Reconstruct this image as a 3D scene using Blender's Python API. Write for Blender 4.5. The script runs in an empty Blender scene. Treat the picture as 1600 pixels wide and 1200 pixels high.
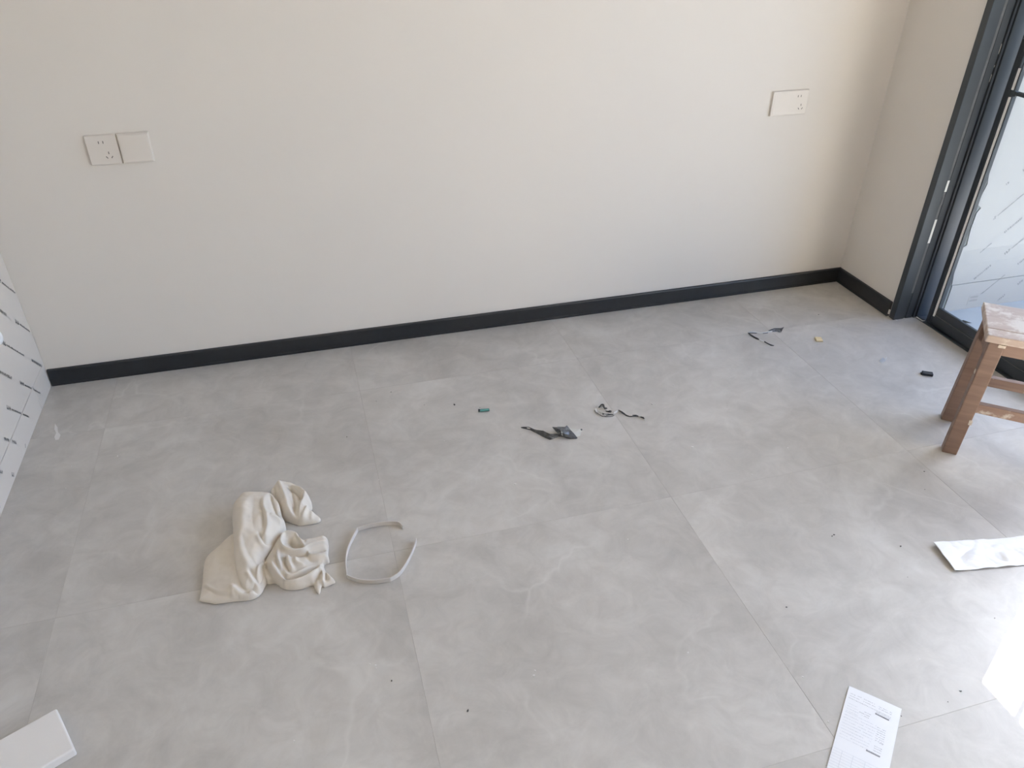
import bpy, bmesh, math, random
import numpy as np
from mathutils import Vector, Matrix, noise as mnoise

random.seed(7)
S = bpy.context.scene
COL = S.collection

# ---------------------------------------------------------------- camera, sky, sun, exposure
YAW, PITCH, ROLL = (0.28062, 0.582926, 0.006341)
cam_d = bpy.data.cameras.new('camera')
cam_d.sensor_width = 36.0
cam_d.lens = 27.0242
cam_d.clip_start = 0.02
cam = bpy.data.objects.new('camera', cam_d)
COL.objects.link(cam)
fw = Vector((math.sin(YAW)*math.cos(PITCH), math.cos(YAW)*math.cos(PITCH), -math.sin(PITCH)))
rt0 = Vector((math.cos(YAW), -math.sin(YAW), 0))
up0 = rt0.cross(fw)
rt = math.cos(ROLL)*rt0 + math.sin(ROLL)*up0
up = -math.sin(ROLL)*rt0 + math.cos(ROLL)*up0
M = Matrix((rt, up, -fw)).transposed().to_4x4()
M.translation = Vector((0.8825, -2.4736, 1.4202))
cam.matrix_world = M
S.camera = cam

world = bpy.data.worlds.new('hazy_sky')
S.world = world
world.use_nodes = True
wn = world.node_tree.nodes
wl = world.node_tree.links
bg = wn['Background']
sky = wn.new('ShaderNodeTexSky')
sky.sky_type = 'NISHITA'
sky.sun_disc = False                      # the disc itself is the sun lamp below
sky.sun_elevation = math.radians(45.0)
sky.sun_rotation = math.radians(59.8)
sky.air_density = 1.0
sky.dust_density = 2.2
sky.ozone_density = 1.0
wbm = wn.new('ShaderNodeMix')             # camera white balance of the daylight
wbm.data_type = 'RGBA'
wbm.blend_type = 'MULTIPLY'
wbm.inputs['Factor'].default_value = 1.0
wbm.inputs[7].default_value = (0.83, 0.945, 1.10, 1)
wl.new(sky.outputs[0], wbm.inputs[6])
wl.new(wbm.outputs[2], bg.inputs[0])
bg.inputs[1].default_value = 0.80

sun_d = bpy.data.lights.new('sun', 'SUN')
sun_d.energy = 38.0
sun_d.angle = math.radians(0.12)
sun_d.color = (1.0, 0.89, 0.76)
sun = bpy.data.objects.new('sun', sun_d)
COL.objects.link(sun)
SUN_DIR = Vector((-0.86, -0.50, -0.995))
sun.rotation_euler = SUN_DIR.to_track_quat('-Z', 'Y').to_euler()
sun.location = (6, 2, 5)

por_d = bpy.data.lights.new('door_portal', 'AREA')
por_d.shape = 'RECTANGLE'
por_d.size = 2.85
por_d.size_y = 2.4
por_d.cycles.is_portal = True
por = bpy.data.objects.new('door_portal', por_d)
COL.objects.link(por)
por.location = (3.22, -1.80, 1.2)
por.rotation_euler = Vector((-1, 0, 0)).to_track_quat('-Z', 'Y').to_euler()

S.view_settings.view_transform = 'Standard'
S.view_settings.look = 'None'
S.view_settings.gamma = 1.0
S.view_settings.use_curve_mapping = False
S.view_settings.exposure = 0.47
S.cycles.use_denoising = True
S.cycles.max_bounces = 12
S.cycles.diffuse_bounces = 8
S.cycles.transparent_max_bounces = 16
S.cycles.sample_clamp_indirect = 8.0

# ---------------------------------------------------------------- materials
def newmat(name):
    m = bpy.data.materials.new(name)
    m.use_nodes = True
    return m, m.node_tree.nodes, m.node_tree.links, m.node_tree.nodes['Principled BSDF']

def plain(name, col, rough=0.5, metal=0.0, spec=0.5, bump=0.0, bscale=200.0, var=0.06, vscale=14.0):
    m, n, l, p = newmat(name)
    p.inputs['Roughness'].default_value = rough
    p.inputs['Metallic'].default_value = metal
    p.inputs['Specular IOR Level'].default_value = spec
    co = n.new('ShaderNodeTexCoord')
    nz = n.new('ShaderNodeTexNoise')
    nz.inputs['Scale'].default_value = vscale
    nz.inputs['Detail'].default_value = 4
    l.new(co.outputs['Object'], nz.inputs['Vector'])
    cr = n.new('ShaderNodeValToRGB')
    cr.color_ramp.elements[0].position = 0.3
    cr.color_ramp.elements[1].position = 0.7
    cr.color_ramp.elements[0].color = tuple(c*(1-var) for c in col) + (1,)
    cr.color_ramp.elements[1].color = tuple(min(1, c*(1+var)) for c in col) + (1,)
    l.new(nz.outputs['Fac'], cr.inputs[0])
    l.new(cr.outputs[0], p.inputs['Base Color'])
    if bump:
        nb = n.new('ShaderNodeTexNoise')
        nb.inputs['Scale'].default_value = bscale
        nb.inputs['Detail'].default_value = 3
        l.new(co.outputs['Object'], nb.inputs['Vector'])
        b = n.new('ShaderNodeBump')
        b.inputs['Strength'].default_value = bump
        b.inputs['Distance'].default_value = 0.002
        l.new(nb.outputs['Fac'], b.inputs['Height'])
        l.new(b.outputs[0], p.inputs['Normal'])
    return m

def tile_material():
    m, n, l, p = newmat('grey_stone_tile')
    geo = n.new('ShaderNodeNewGeometry')
    oi = n.new('ShaderNodeObjectInfo')
    mul = n.new('ShaderNodeMath'); mul.operation = 'MULTIPLY'; mul.inputs[1].default_value = 37.0
    l.new(oi.outputs['Random'], mul.inputs[0])
    cmb = n.new('ShaderNodeCombineXYZ')
    l.new(mul.outputs[0], cmb.inputs['Z'])
    add = n.new('ShaderNodeVectorMath'); add.operation = 'ADD'
    l.new(geo.outputs['Position'], add.inputs[0]); l.new(cmb.outputs[0], add.inputs[1])
    def noise(scale, det, dist, rough=0.55):
        t = n.new('ShaderNodeTexNoise')
        t.inputs['Scale'].default_value = scale
        t.inputs['Detail'].default_value = det
        t.inputs['Distortion'].default_value = dist
        t.inputs['Roughness'].default_value = rough
        l.new(add.outputs[0], t.inputs['Vector'])
        return t
    a = noise(3.2, 7, 0.9, 0.62)
    b = noise(13.0, 8, 0.8, 0.66)
    ra = n.new('ShaderNodeValToRGB')
    e = ra.color_ramp.elements
    e[0].position = 0.30; e[0].color = (0.425, 0.402, 0.375, 1)
    e[1].position = 0.72; e[1].color = (0.570, 0.545, 0.513, 1)
    l.new(a.outputs['Fac'], ra.inputs[0])
    rb = n.new('ShaderNodeValToRGB')
    e = rb.color_ramp.elements
    e[0].position = 0.34; e[0].color = (0.455, 0.455, 0.455, 1)
    e[1].position = 0.66; e[1].color = (0.545, 0.545, 0.545, 1)
    l.new(b.outputs['Fac'], rb.inputs[0])
    mix = n.new('ShaderNodeMix'); mix.data_type = 'RGBA'; mix.blend_type = 'OVERLAY'
    mix.inputs['Factor'].default_value = 1.0
    l.new(ra.outputs[0], mix.inputs[6]); l.new(rb.outputs[0], mix.inputs[7])
    # pale veins
    wv = noise(2.4, 4, 0.3)
    wadd = n.new('ShaderNodeVectorMath'); wadd.operation = 'MULTIPLY_ADD'
    wadd.inputs[1].default_value = (0.5, 0.5, 0.5)
    l.new(wv.outputs['Color'], wadd.inputs[0]); l.new(add.outputs[0], wadd.inputs[2])
    vo = n.new('ShaderNodeTexVoronoi'); vo.feature = 'DISTANCE_TO_EDGE'
    vo.inputs['Scale'].default_value = 2.1
    l.new(wadd.outputs[0], vo.inputs['Vector'])
    rv = n.new('ShaderNodeValToRGB')
    e = rv.color_ramp.elements
    e[0].position = 0.0; e[0].color = (1, 1, 1, 1)
    e[1].position = 0.020; e[1].color = (0, 0, 0, 1)
    l.new(vo.outputs['Distance'], rv.inputs[0])
    gate = noise(2.9, 3, 0.0)
    rg = n.new('ShaderNodeValToRGB')
    e = rg.color_ramp.elements
    e[0].position = 0.50; e[0].color = (0, 0, 0, 1)
    e[1].position = 0.64; e[1].color = (0.34, 0.34, 0.34, 1)
    l.new(gate.outputs['Fac'], rg.inputs[0])
    vm = n.new('ShaderNodeMath'); vm.operation = 'MULTIPLY'
    l.new(rv.outputs[0], vm.inputs[0]); l.new(rg.outputs[0], vm.inputs[1])
    mv = n.new('ShaderNodeMix'); mv.data_type = 'RGBA'
    l.new(vm.outputs[0], mv.inputs['Factor'])
    l.new(mix.outputs[2], mv.inputs[6]); mv.inputs[7].default_value = (0.68, 0.66, 0.62, 1)
    l.new(mv.outputs[2], p.inputs['Base Color'])
    rr = n.new('ShaderNodeMapRange')
    rr.inputs[3].default_value = 0.34; rr.inputs[4].default_value = 0.50
    l.new(b.outputs['Fac'], rr.inputs[0])
    l.new(rr.outputs[0], p.inputs['Roughness'])
    p.inputs['Specular IOR Level'].default_value = 0.8
    bm_ = n.new('ShaderNodeBump')
    bm_.inputs['Strength'].default_value = 0.04
    bm_.inputs['Distance'].default_value = 0.002
    l.new(b.outputs['Fac'], bm_.inputs['Height'])
    l.new(bm_.outputs[0], p.inputs['Normal'])
    return m

def wood_material(name, dark, light, worn, wear, scale=1.0):
    m, n, l, p = newmat(name)
    co = n.new('ShaderNodeTexCoord')
    mpn = n.new('ShaderNodeMapping')
    mpn.inputs['Scale'].default_value = (6*scale, 60*scale, 60*scale)
    l.new(co.outputs['Object'], mpn.inputs['Vector'])
    g = n.new('ShaderNodeTexNoise'); g.inputs['Scale'].default_value = 1.0
    g.inputs['Detail'].default_value = 6; g.inputs['Distortion'].default_value = 0.4
    l.new(mpn.outputs[0], g.inputs['Vector'])
    r = n.new('ShaderNodeValToRGB')
    r.color_ramp.elements[0].position = 0.3; r.color_ramp.elements[0].color = dark + (1,)
    r.color_ramp.elements[1].position = 0.72; r.color_ramp.elements[1].color = light + (1,)
    l.new(g.outputs['Fac'], r.inputs[0])
    w = n.new('ShaderNodeTexNoise'); w.inputs['Scale'].default_value = 17.0
    w.inputs['Detail'].default_value = 7; w.inputs['Roughness'].default_value = 0.65
    l.new(co.outputs['Object'], w.inputs['Vector'])
    rw = n.new('ShaderNodeValToRGB')
    rw.color_ramp.elements[0].position = wear - 0.05; rw.color_ramp.elements[0].color = (0, 0, 0, 1)
    rw.color_ramp.elements[1].position = wear + 0.05; rw.color_ramp.elements[1].color = (1, 1, 1, 1)
    l.new(w.outputs['Fac'], rw.inputs[0])
    mx = n.new('ShaderNodeMix'); mx.data_type = 'RGBA'
    l.new(rw.outputs[0], mx.inputs['Factor'])
    l.new(r.outputs[0], mx.inputs[6]); mx.inputs[7].default_value = worn + (1,)
    l.new(mx.outputs[2], p.inputs['Base Color'])
    p.inputs['Roughness'].default_value = 0.55
    b = n.new('ShaderNodeBump'); b.inputs['Strength'].default_value = 0.25
    b.inputs['Distance'].default_value = 0.001
    l.new(g.outputs['Fac'], b.inputs['Height']); l.new(b.outputs[0], p.inputs['Normal'])
    return m

def glass_material(name, tint, gloss=0.07):
    m = bpy.data.materials.new(name); m.use_nodes = True
    n, l = m.node_tree.nodes, m.node_tree.links
    n.remove(n['Principled BSDF'])
    tr = n.new('ShaderNodeBsdfTransparent'); tr.inputs[0].default_value = tint + (1,)
    gl = n.new('ShaderNodeBsdfGlossy'); gl.inputs['Roughness'].default_value = 0.02
    lw = n.new('ShaderNodeLayerWeight'); lw.inputs[0].default_value = 0.5
    pw = n.new('ShaderNodeMath'); pw.operation = 'POWER'; pw.inputs[1].default_value = 5.0
    l.new(lw.outputs['Facing'], pw.inputs[0])
    fr = n.new('ShaderNodeMath'); fr.operation = 'MULTIPLY_ADD'
    fr.inputs[1].default_value = 0.9; fr.inputs[2].default_value = 0.03
    l.new(pw.outputs[0], fr.inputs[0])
    mx = n.new('ShaderNodeMixShader')
    l.new(fr.outputs[0], mx.inputs[0]); l.new(tr.outputs[0], mx.inputs[1]); l.new(gl.outputs[0], mx.inputs[2])
    l.new(mx.outputs[0], n['Material Output'].inputs['Surface'])
    return m

MAT = {}
MAT['wall'] = plain('matt_wall_paint', (0.725, 0.688, 0.643), 0.75, bump=0.03, bscale=300, var=0.008, vscale=3)
MAT['ceiling'] = plain('ceiling_paint', (0.80, 0.79, 0.76), 0.85, var=0.01)
MAT['tile'] = tile_material()
MAT['grout'] = plain('tile_grout', (0.455, 0.43, 0.40), 0.9)
MAT['black'] = plain('black_baseboard', (0.016, 0.018, 0.021), 0.42, var=0.15, vscale=30)
MAT['frame'] = plain('dark_grey_aluminium', (0.040, 0.047, 0.055), 0.40, var=0.05)
MAT['frame_light'] = plain('grey_sealant_and_highlight', (0.11, 0.11, 0.115), 0.6, var=0.2, vscale=40)  # gap sealant; also paints the highlight on the bottom rail
MAT['white_gap'] = plain('white_filler', (0.75, 0.74, 0.71), 0.6)
MAT['bead'] = plain('pale_bead', (0.88, 0.88, 0.86), 0.4)
MAT['film'] = plain('protective_film_over_board', (0.64, 0.585, 0.53), 0.45, var=0.015, vscale=4)
MAT['film_blue'] = plain('protective_film_outdoor', (0.36, 0.365, 0.36), 0.4, var=0.02, vscale=4)
MAT['print'] = plain('grey_film_print', (0.13, 0.125, 0.12), 0.5, var=0.3, vscale=120)
MAT['print_pale'] = plain('pale_film_print', (0.20, 0.21, 0.215), 0.5, var=0.25, vscale=120)
MAT['concrete'] = plain('grey_balcony_frame', (0.20, 0.23, 0.24), 0.6)
MAT['balcony_floor'] = plain('balcony_floor_sheet', (0.40, 0.43, 0.45), 0.5)
MAT['plastic'] = plain('white_switch_plastic', (0.71, 0.665, 0.615), 0.35, var=0.01)
MAT['slot'] = plain('dark_slot', (0.14, 0.13, 0.12), 0.6)
MAT['cloth'] = plain('cream_cotton', (0.69, 0.635, 0.56), 0.9, spec=0.2, bump=0.35, bscale=700, var=0.05, vscale=9)
MAT['banding'] = plain('white_edge_banding', (0.60, 0.565, 0.53), 0.45, var=0.02)
MAT['foam'] = plain('white_foam', (0.76, 0.735, 0.71), 0.7, bump=0.08, bscale=400, var=0.012)
MAT['paper'] = plain('white_paper', (0.84, 0.84, 0.85), 0.7, var=0.01)
MAT['doc'] = plain('printed_paper', (0.80, 0.81, 0.84), 0.65, var=0.006)
MAT['ink'] = plain('grey_ink', (0.30, 0.30, 0.33), 0.7)
MAT['ink_dark'] = plain('dark_ink', (0.13, 0.13, 0.15), 0.7)
MAT['ink_pale'] = plain('pale_ink', (0.58, 0.60, 0.65), 0.7)
MAT['dark_film'] = plain('dark_plastic_film', (0.060, 0.062, 0.066), 0.33, var=0.5, vscale=90)
MAT['white_film'] = plain('pale_plastic_film', (0.62, 0.62, 0.60), 0.35, var=0.08, vscale=60)
MAT['dusty_film'] = plain('dusty_plastic_film', (0.14, 0.145, 0.15), 0.45, var=0.7, vscale=150)
MAT['teal'] = plain('teal_plastic', (0.10, 0.30, 0.26), 0.5)
MAT['chip'] = plain('pale_wood_chip', (0.72, 0.58, 0.34), 0.7)
MAT['jet'] = plain('black_plastic', (0.018, 0.019, 0.022), 0.4)
MAT['scrap'] = plain('clear_scrap', (0.70, 0.71, 0.72), 0.6)
MAT['dust'] = plain('white_crumb', (0.74, 0.72, 0.70), 0.9)
MAT['dirt'] = plain('dark_crumb', (0.10, 0.095, 0.09), 0.9)
MAT['leaf'] = plain('dry_leaf', (0.10, 0.11, 0.10), 0.8)
MAT['seat'] = wood_material('worn_seat_wood', (0.44, 0.345, 0.295), (0.54, 0.445, 0.385), (0.65, 0.59, 0.53), 0.54)
MAT['leg'] = wood_material('red_brown_varnish', (0.185, 0.115, 0.084), (0.25, 0.165, 0.125), (0.50, 0.42, 0.34), 0.71)
MAT['rail'] = wood_material('worn_rail_wood', (0.235, 0.15, 0.115), (0.31, 0.21, 0.165), (0.56, 0.50, 0.44), 0.62)
MAT['tenon'] = plain('bare_wood_tenon', (0.60, 0.53, 0.45), 0.7, var=0.2, vscale=200)
MAT['glass'] = glass_material('door_glass', (0.95, 0.965, 0.97))

# ---------------------------------------------------------------- helpers
def link(name, me, mat=None, parent=None, smooth=False):
    o = bpy.data.objects.new(name, me)
    COL.objects.link(o)
    for mm in (mat if isinstance(mat, (list, tuple)) else [mat]):
        if mm is not None:
            me.materials.append(MAT[mm])
    if smooth:
        for pl in me.polygons:
            pl.use_smooth = True
    if parent is not None:
        o.parent = parent
    return o

def from_bm(name, bm, mat, parent=None, smooth=False):
    me = bpy.data.meshes.new(name)
    bm.normal_update()
    bm.to_mesh(me)
    bm.free()
    return link(name, me, mat, parent, smooth)

def box(bm, lo, hi, bevel=0.0, seg=2, xf=None):
    vs = [bm.verts.new((x, y, z)) for x in (lo[0], hi[0]) for y in (lo[1], hi[1]) for z in (lo[2], hi[2])]
    q = [(0, 1, 3, 2), (4, 6, 7, 5), (0, 4, 5, 1), (2, 3, 7, 6), (0, 2, 6, 4), (1, 5, 7, 3)]
    fs = [bm.faces.new([vs[i] for i in f]) for f in q]
    if bevel:
        es = list({e for f in fs for e in f.edges})
        r = bmesh.ops.bevel(bm, geom=es, offset=bevel, segments=seg, profile=0.5, affect='EDGES', clamp_overlap=True)
    if xf is not None:
        for v in vs:
            if v.is_valid:
                v.co = xf @ v.co
    return vs

def boxes(name, lst, mat, parent=None, bevel=0.0):
    bm = bmesh.new()
    for lo, hi in lst:
        box(bm, lo, hi, bevel)
    return from_bm(name, bm, mat, parent)

def empty(name, loc, rz=0.0):
    o = bpy.data.objects.new(name, None)
    o.empty_display_size = 0.05
    COL.objects.link(o)
    o.location = loc
    o.rotation_euler = (0, 0, rz)
    return o

def tag(o, label, cat, group=None):
    o['label'] = label
    o['category'] = cat
    if group:
        o['group'] = group
    return o

def struct(o, label=None):
    o['kind'] = 'structure'
    if label:
        o['label'] = label
    return o

def quads(name, polys, mat, parent=None):
    vs, fs = [], []
    for pl in polys:
        k = len(vs)
        vs += [tuple(p) for p in pl]
        fs.append(tuple(range(k, k+len(pl))))
    me = bpy.data.meshes.new(name)
    me.from_pydata(vs, [], fs)
    return link(name, me, mat, parent)

# ---------------------------------------------------------------- the room shell
XR = 3.0284            # inner face of the right wall
XD = 3.130             # inner face of the door leaf
YJ = -0.338            # where the wall return ends at the door jamb
YB = -4.40             # far side of the room, behind the camera
ZC = 2.75
XL = -0.60

fb = struct(boxes('floor', [((XL, YB, -0.030), (XD, 0.0, -0.0095))], 'grout'), 'grey stone tile floor with scattered scraps')
xs = [XL, 0.2055, 0.9826, 1.7458, 2.516, XD]
ys = [0.0, -0.3090, -1.0621, -1.815, -2.568, -3.321, -4.074, YB]
for i in range(len(xs)-1):
    for j in range(len(ys)-1):
        g = 0.0004
        bm = bmesh.new()
        w = (xs[i+1]-xs[i])/2 - g
        h = (ys[j]-ys[j+1])/2 - g
        box(bm, (-w, -h, -0.009), (w, h, 0.0), 0.0004, 1)
        t = from_bm('tile', bm, 'tile', fb)
        t.location = ((xs[i]+xs[i+1])/2, (ys[j]+ys[j+1])/2, 0)

G = 0.0006
boxes('grout_line', [((x-G, YB, -0.0094), (x+G, 0.0, -0.0004)) for x in xs[1:-1]] + [((XL, y-G, -0.0094), (XD, y+G, -0.00045)) for y in ys[1:-1]], 'grout', fb)
struct(boxes('wall_back', [((XL, 0.0, -0.03), (3.24, 0.15, ZC))], 'wall'), 'long off white painted wall')
struct(boxes('wall_left', [((XL-0.15, YB, -0.03), (XL, 0.15, ZC))], 'wall'))
struct(boxes('wall_front', [((XL, YB-0.15, -0.03), (3.24, YB, ZC))], 'wall'))
struct(boxes('wall_right', [((XR, YJ, -0.03), (3.24, 0.0, ZC)),
                            ((XR, YB, -0.03), (3.24, -3.25, ZC)),
                            ((XR, -3.25, 2.42), (3.24, YJ, ZC))], 'wall'), 'short painted wall return beside the dark door')
struct(boxes('ceiling', [((XL, YB, ZC), (3.24, 0.15, ZC+0.12))], 'ceiling'))

def skirting(name, p0, p1, nrm, hb, label, cut=0.0):
    # extruded profile: flat face, eased top, thin shoe at the foot
    prof = [(0, 0), (0.0125, 0), (0.0125, 0.0095), (0.0112, 0.0105), (0.0112, hb-0.004), (0.009, hb), (0, hb)]
    bm = bmesh.new()
    a, b, n_ = Vector(p0), Vector(p1), Vector(nrm)
    va = [bm.verts.new(a + n_*u + Vector((0, 0, v))) for u, v in prof]
    vb = [bm.verts.new(b + n_*u + Vector((0, 0, v))) for u, v in prof]
    k = len(prof)
    for i in range(k):
        bm.faces.new((va[i], va[(i+1) % k], vb[(i+1) % k], vb[i]))
    bm.faces.new(va); bm.faces.new(vb[::-1])
    bmesh.ops.recalc_face_normals(bm, faces=bm.faces[:])
    return struct(from_bm(name, bm, 'black'), label)
HB = 0.0595
skirting('baseboard_back', (0.003, 0, 0.0005), (XR, 0, 0.0005), (0, -1, 0), HB, 'black baseboard along the long wall')
skirting('baseboard_right', (XR, -0.0127, 0.0005), (XR, -0.3300, 0.0005), (-1, 0, 0), HB, 'short black baseboard beside the dark door')
# pale filler showing at the foot of the skirting ends
struct(quads('trim_1', [[(3.009, -0.334, 0.0008), (3.030, -0.371, 0.0008), (3.037, -0.371, 0.0008), (3.024, -0.334, 0.0008)]], 'white_gap'), 'pale filler sliver at the baseboard end')
struct(boxes('trim_2', [((3.0168, -0.3368, 0.012), (3.0215, -0.3315, 0.030))], 'white_gap'), 'white filler dab on the baseboard end')

# ---------------------------------------------------------------- the glazed door
door = struct(empty('door_1', (XD, -1.80, 0)), 'dark grey framed sliding glass door')
def dbox(name, lst, mat, parent=None, bevel=0.0012):
    par = parent or door
    off = Vector((XD, -1.80, 0))
    bm = bmesh.new()
    for lo, hi in lst:
        box(bm, Vector(lo)-off, Vector(hi)-off, bevel, 1)
    return from_bm(name, bm, mat, par)
# jamb lining on the reveal: outer casing, a gap with sealant, then the frame profile
dbox('casing', [((3.020, -0.365, 0.0), (3.0655, YJ-0.0003, 2.42)), ((3.0655, -0.362, 0.0), (3.0755, YJ-0.0003, 0.108))], 'frame')
dbox('sealant_strip', [((3.0658, -0.3638, 0.109), (3.0750, YJ-0.001, 2.41))], 'frame_light', bevel=0)
dbox('jamb_profile', [((3.0755, -0.365, 0.0), (3.1040, YJ-0.0003, 2.42)), ((3.1040, -0.360, 0.0), (3.1080, YJ-0.0003, 2.42)),
                      ((3.1080, -0.368, 0.0), (3.1170, YJ-0.0003, 2.42)), ((3.1170, -0.363, 0.0), (3.1200, YJ-0.0003, 2.42)),
                      ((3.1200, -0.371, 0.0), (3.2300, YJ-0.0003, 2.42))], 'frame')
for z0, z1 in ((0.312, 0.402), (0.455, 0.487), (0.505, 0.545)):
    dbox('filler_patch', [((3.0660, -0.3648, z0), (3.0752, -0.3630, z1))], 'white_gap' if z0 != 0.455 else 'frame_light', bevel=0)
for z0, z1 in ((0.870, 0.893), (0.915, 0.921), (0.955, 0.985)):
    dbox('filler_patch', [((3.1042, -0.3622, z0), (3.1078, -0.3601, z1))], 'white_gap', bevel=0)
dbox('far_jamb', [((3.020, -3.25, 0.0), (3.230, -3.20, 2.42))], 'frame')
dbox('head_frame', [((3.020, -3.20, 2.38), (3.230, -0.372, 2.42))], 'frame')
dbox('floor_track', [((3.118, -3.20, -0.0005), (3.230, -0.372, 0.0035)), ((3.122, -0.405, 0.0035), (3.129, -0.372, 0.009))], 'frame', bevel=0)
dbox('gap_filler', [((3.1165, -0.4080, 0.0036), (3.1285, -0.3730, 0.0050))], 'white_gap', bevel=0)

def leaf(x0, ya, yb):
    x1 = x0 + 0.040
    ym = ya - 0.027
    st = dbox('door_leaf', [((x0, ya-0.018, 0.006), (x1, ya, 2.375)), ((x0, ym, 0.006), (x0+0.013, ya-0.018, 2.375)),                 # closing stile, outer half
                            ((x0+0.001, ya-0.0370, 0.079), (x0+0.010, ym-0.0056, 2.32)),
                            ((x0, yb, 0.006), (x1, yb+0.050, 2.375)),
                            ((x0, yb+0.050, 2.320), (x1, ym, 2.375))], 'frame')
    off = Vector((XD, -1.80, 0))
    dbox('bottom_rail', [((x0, yb+0.050, 0.006), (x1, ym, 0.044)), ((x0+0.003, yb+0.050, 0.046), (x0+0.014, ym, 0.079)), ((x0+0.014, yb+0.050, 0.044), (x1, ym, 0.060))], 'frame', st)
    dbox('groove_highlight', [((x0+0.0012, yb+0.050, 0.0438), (x0+0.004, ym, 0.0462))], 'frame_light', st, 0)  # groove strip in lighter grey, painting the rail's highlight line
    dbox('glazing_bead', [((x0-0.0010, ym-0.0055, 0.040), (x0+0.004, ym+0.0020, 0.8375))], 'bead', st, 0)
    dbox('glazing_bead', [((x0-0.0010, ym-0.0055, 0.860), (x0+0.004, ym+0.0020, 0.925))], 'bead', st, 0)
    dbox('glazing_bar', [((x0+0.001, yb+0.050, 0.846), (x0+0.0045, ya-0.0336, 0.857)), ((x0+0.0105, yb+0.050, 0.846), (x0+0.016, ya-0.0336, 0.857)), ((x0-0.001, ya-0.046, 0.842), (x0+0.010, ya-0.029, 0.858))], 'frame', st, 0.0008)
    gl = dbox('glass_pane', [((x0+0.0045, yb+0.046, 0.075), (x0+0.0105, ya-0.0350, 2.324))], 'glass', st, 0)
    return st
leaf(XD, -0.409, -1.640)
leaf(XD+0.045, -1.600, -2.800)
dbox('fixed_panel', [((XD+0.045, -3.20, 0.006), (XD+0.085, -3.15, 2.375)), ((XD+0.045, -3.15, 0.006), (XD+0.085, -2.802, 0.08))], 'frame')

# ---------------------------------------------------------------- the balcony beyond the glass
bf = struct(boxes('floor_balcony', [((3.231, -3.40, -0.10), (4.75, -0.34, -0.001))], 'balcony_floor'), 'pale balcony floor beyond the glass door')
struct(boxes('wall_balcony', [((3.24, -0.20, -0.10), (4.62, -0.05, 3.2))], 'concrete'))
struct(boxes('ceiling_balcony', [((3.24, -3.55, 2.88), (4.62, -0.05, 3.0))], 'concrete'))
struct(boxes('wall_parapet', [((4.56, -3.40, -0.10), (4.66, -0.36, 0.30))], 'concrete'))
struct(boxes('wall_balcony_far', [((3.24, -3.55, -0.10), (4.66, -3.40, 2.88))], 'wall'))
struct(boxes('shadow_post', [((4.562, -0.4490, 0.30), (4.578, -0.4400, 2.88))], 'frame'))  # unseen post, added to cast the thin shadow across the sun patch
# film-covered board on the balcony end: dark carcase, ragged film edge
bp = tag(empty('balcony_panel', (3.9, -0.34, 0)), 'pale film-covered board seen through the glass door, diagonal print on it', 'panel')
offp = Vector((3.9, -0.34, 0))
boxes('carcase', [((3.245-3.9, -0.0165, -0.06), (4.57-3.9, 0.13, 2.87))], 'concrete', bp, 0.001)
rag_edge = [(3.2567, -0.36, -0.02), (3.2566, -0.36, 0.0493), (3.2506, -0.36, 0.1271), (3.2365, -0.36, 0.2089), (3.2323, -0.36, 0.264), (3.2382, -0.36, 0.271), (3.2571, -0.36, 0.2817), (3.2548, -0.36, 0.2948), (3.2486, -0.36, 0.3458), (3.2491, -0.36, 0.4074), (3.2614, -0.36, 0.4256), (3.2415, -0.36, 0.4396), (3.2444, -0.36, 0.4799), (3.2523, -0.36, 0.5144), (3.2406, -0.36, 0.5617), (3.2448, -0.36, 0.5841), (3.2303, -0.36, 0.5988), (3.228, -0.36, 0.617), (3.2262, -0.36, 0.6592), (3.2297, -0.36, 0.7133), (3.2381, -0.36, 0.749), (3.2318, -0.36, 0.7872), (3.2331, -0.36, 0.8488), (3.2317, -0.36, 0.9089)]
def film_sheet(name, edge, xr):
    bm = bmesh.new()
    L = [Vector((x, y_, z)) - offp for x, y_, z in edge]
    fr, bk = [], []
    for p_ in L:
        fr.append((bm.verts.new((p_.x, -0.0200, p_.z)), bm.verts.new((xr-offp.x, -0.0200, p_.z))))
        bk.append((bm.verts.new((p_.x, -0.0167, p_.z)), bm.verts.new((xr-offp.x, -0.0167, p_.z))))
    for i in range(len(L)-1):
        bm.faces.new((fr[i][0], fr[i][1], fr[i+1][1], fr[i+1][0]))
        bm.faces.new((fr[i][0], fr[i+1][0], bk[i+1][0], bk[i][0]))
    bm.faces.new((fr[0][1], fr[0][0], bk[0][0], bk[0][1]))
    bm.faces.new((fr[-1][0], fr[-1][1], bk[-1][1], bk[-1][0]))
    bmesh.ops.recalc_face_normals(bm, faces=bm.faces[:])
    return from_bm(name, bm, 'film_blue', bp)
ZS = 0.1157
lowe = [p for p in rag_edge if p[2] <= ZS]
upe = [p for p in rag_edge if p[2] > ZS]
film_sheet('film_sheet', lowe + [(lowe[-1][0], lowe[-1][1], ZS-0.0012)], 4.55)
film_sheet('film_sheet', [(upe[0][0], upe[0][1], ZS+0.0012)] + upe + [(3.262, -0.36, 2.8)], 4.55)

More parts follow.
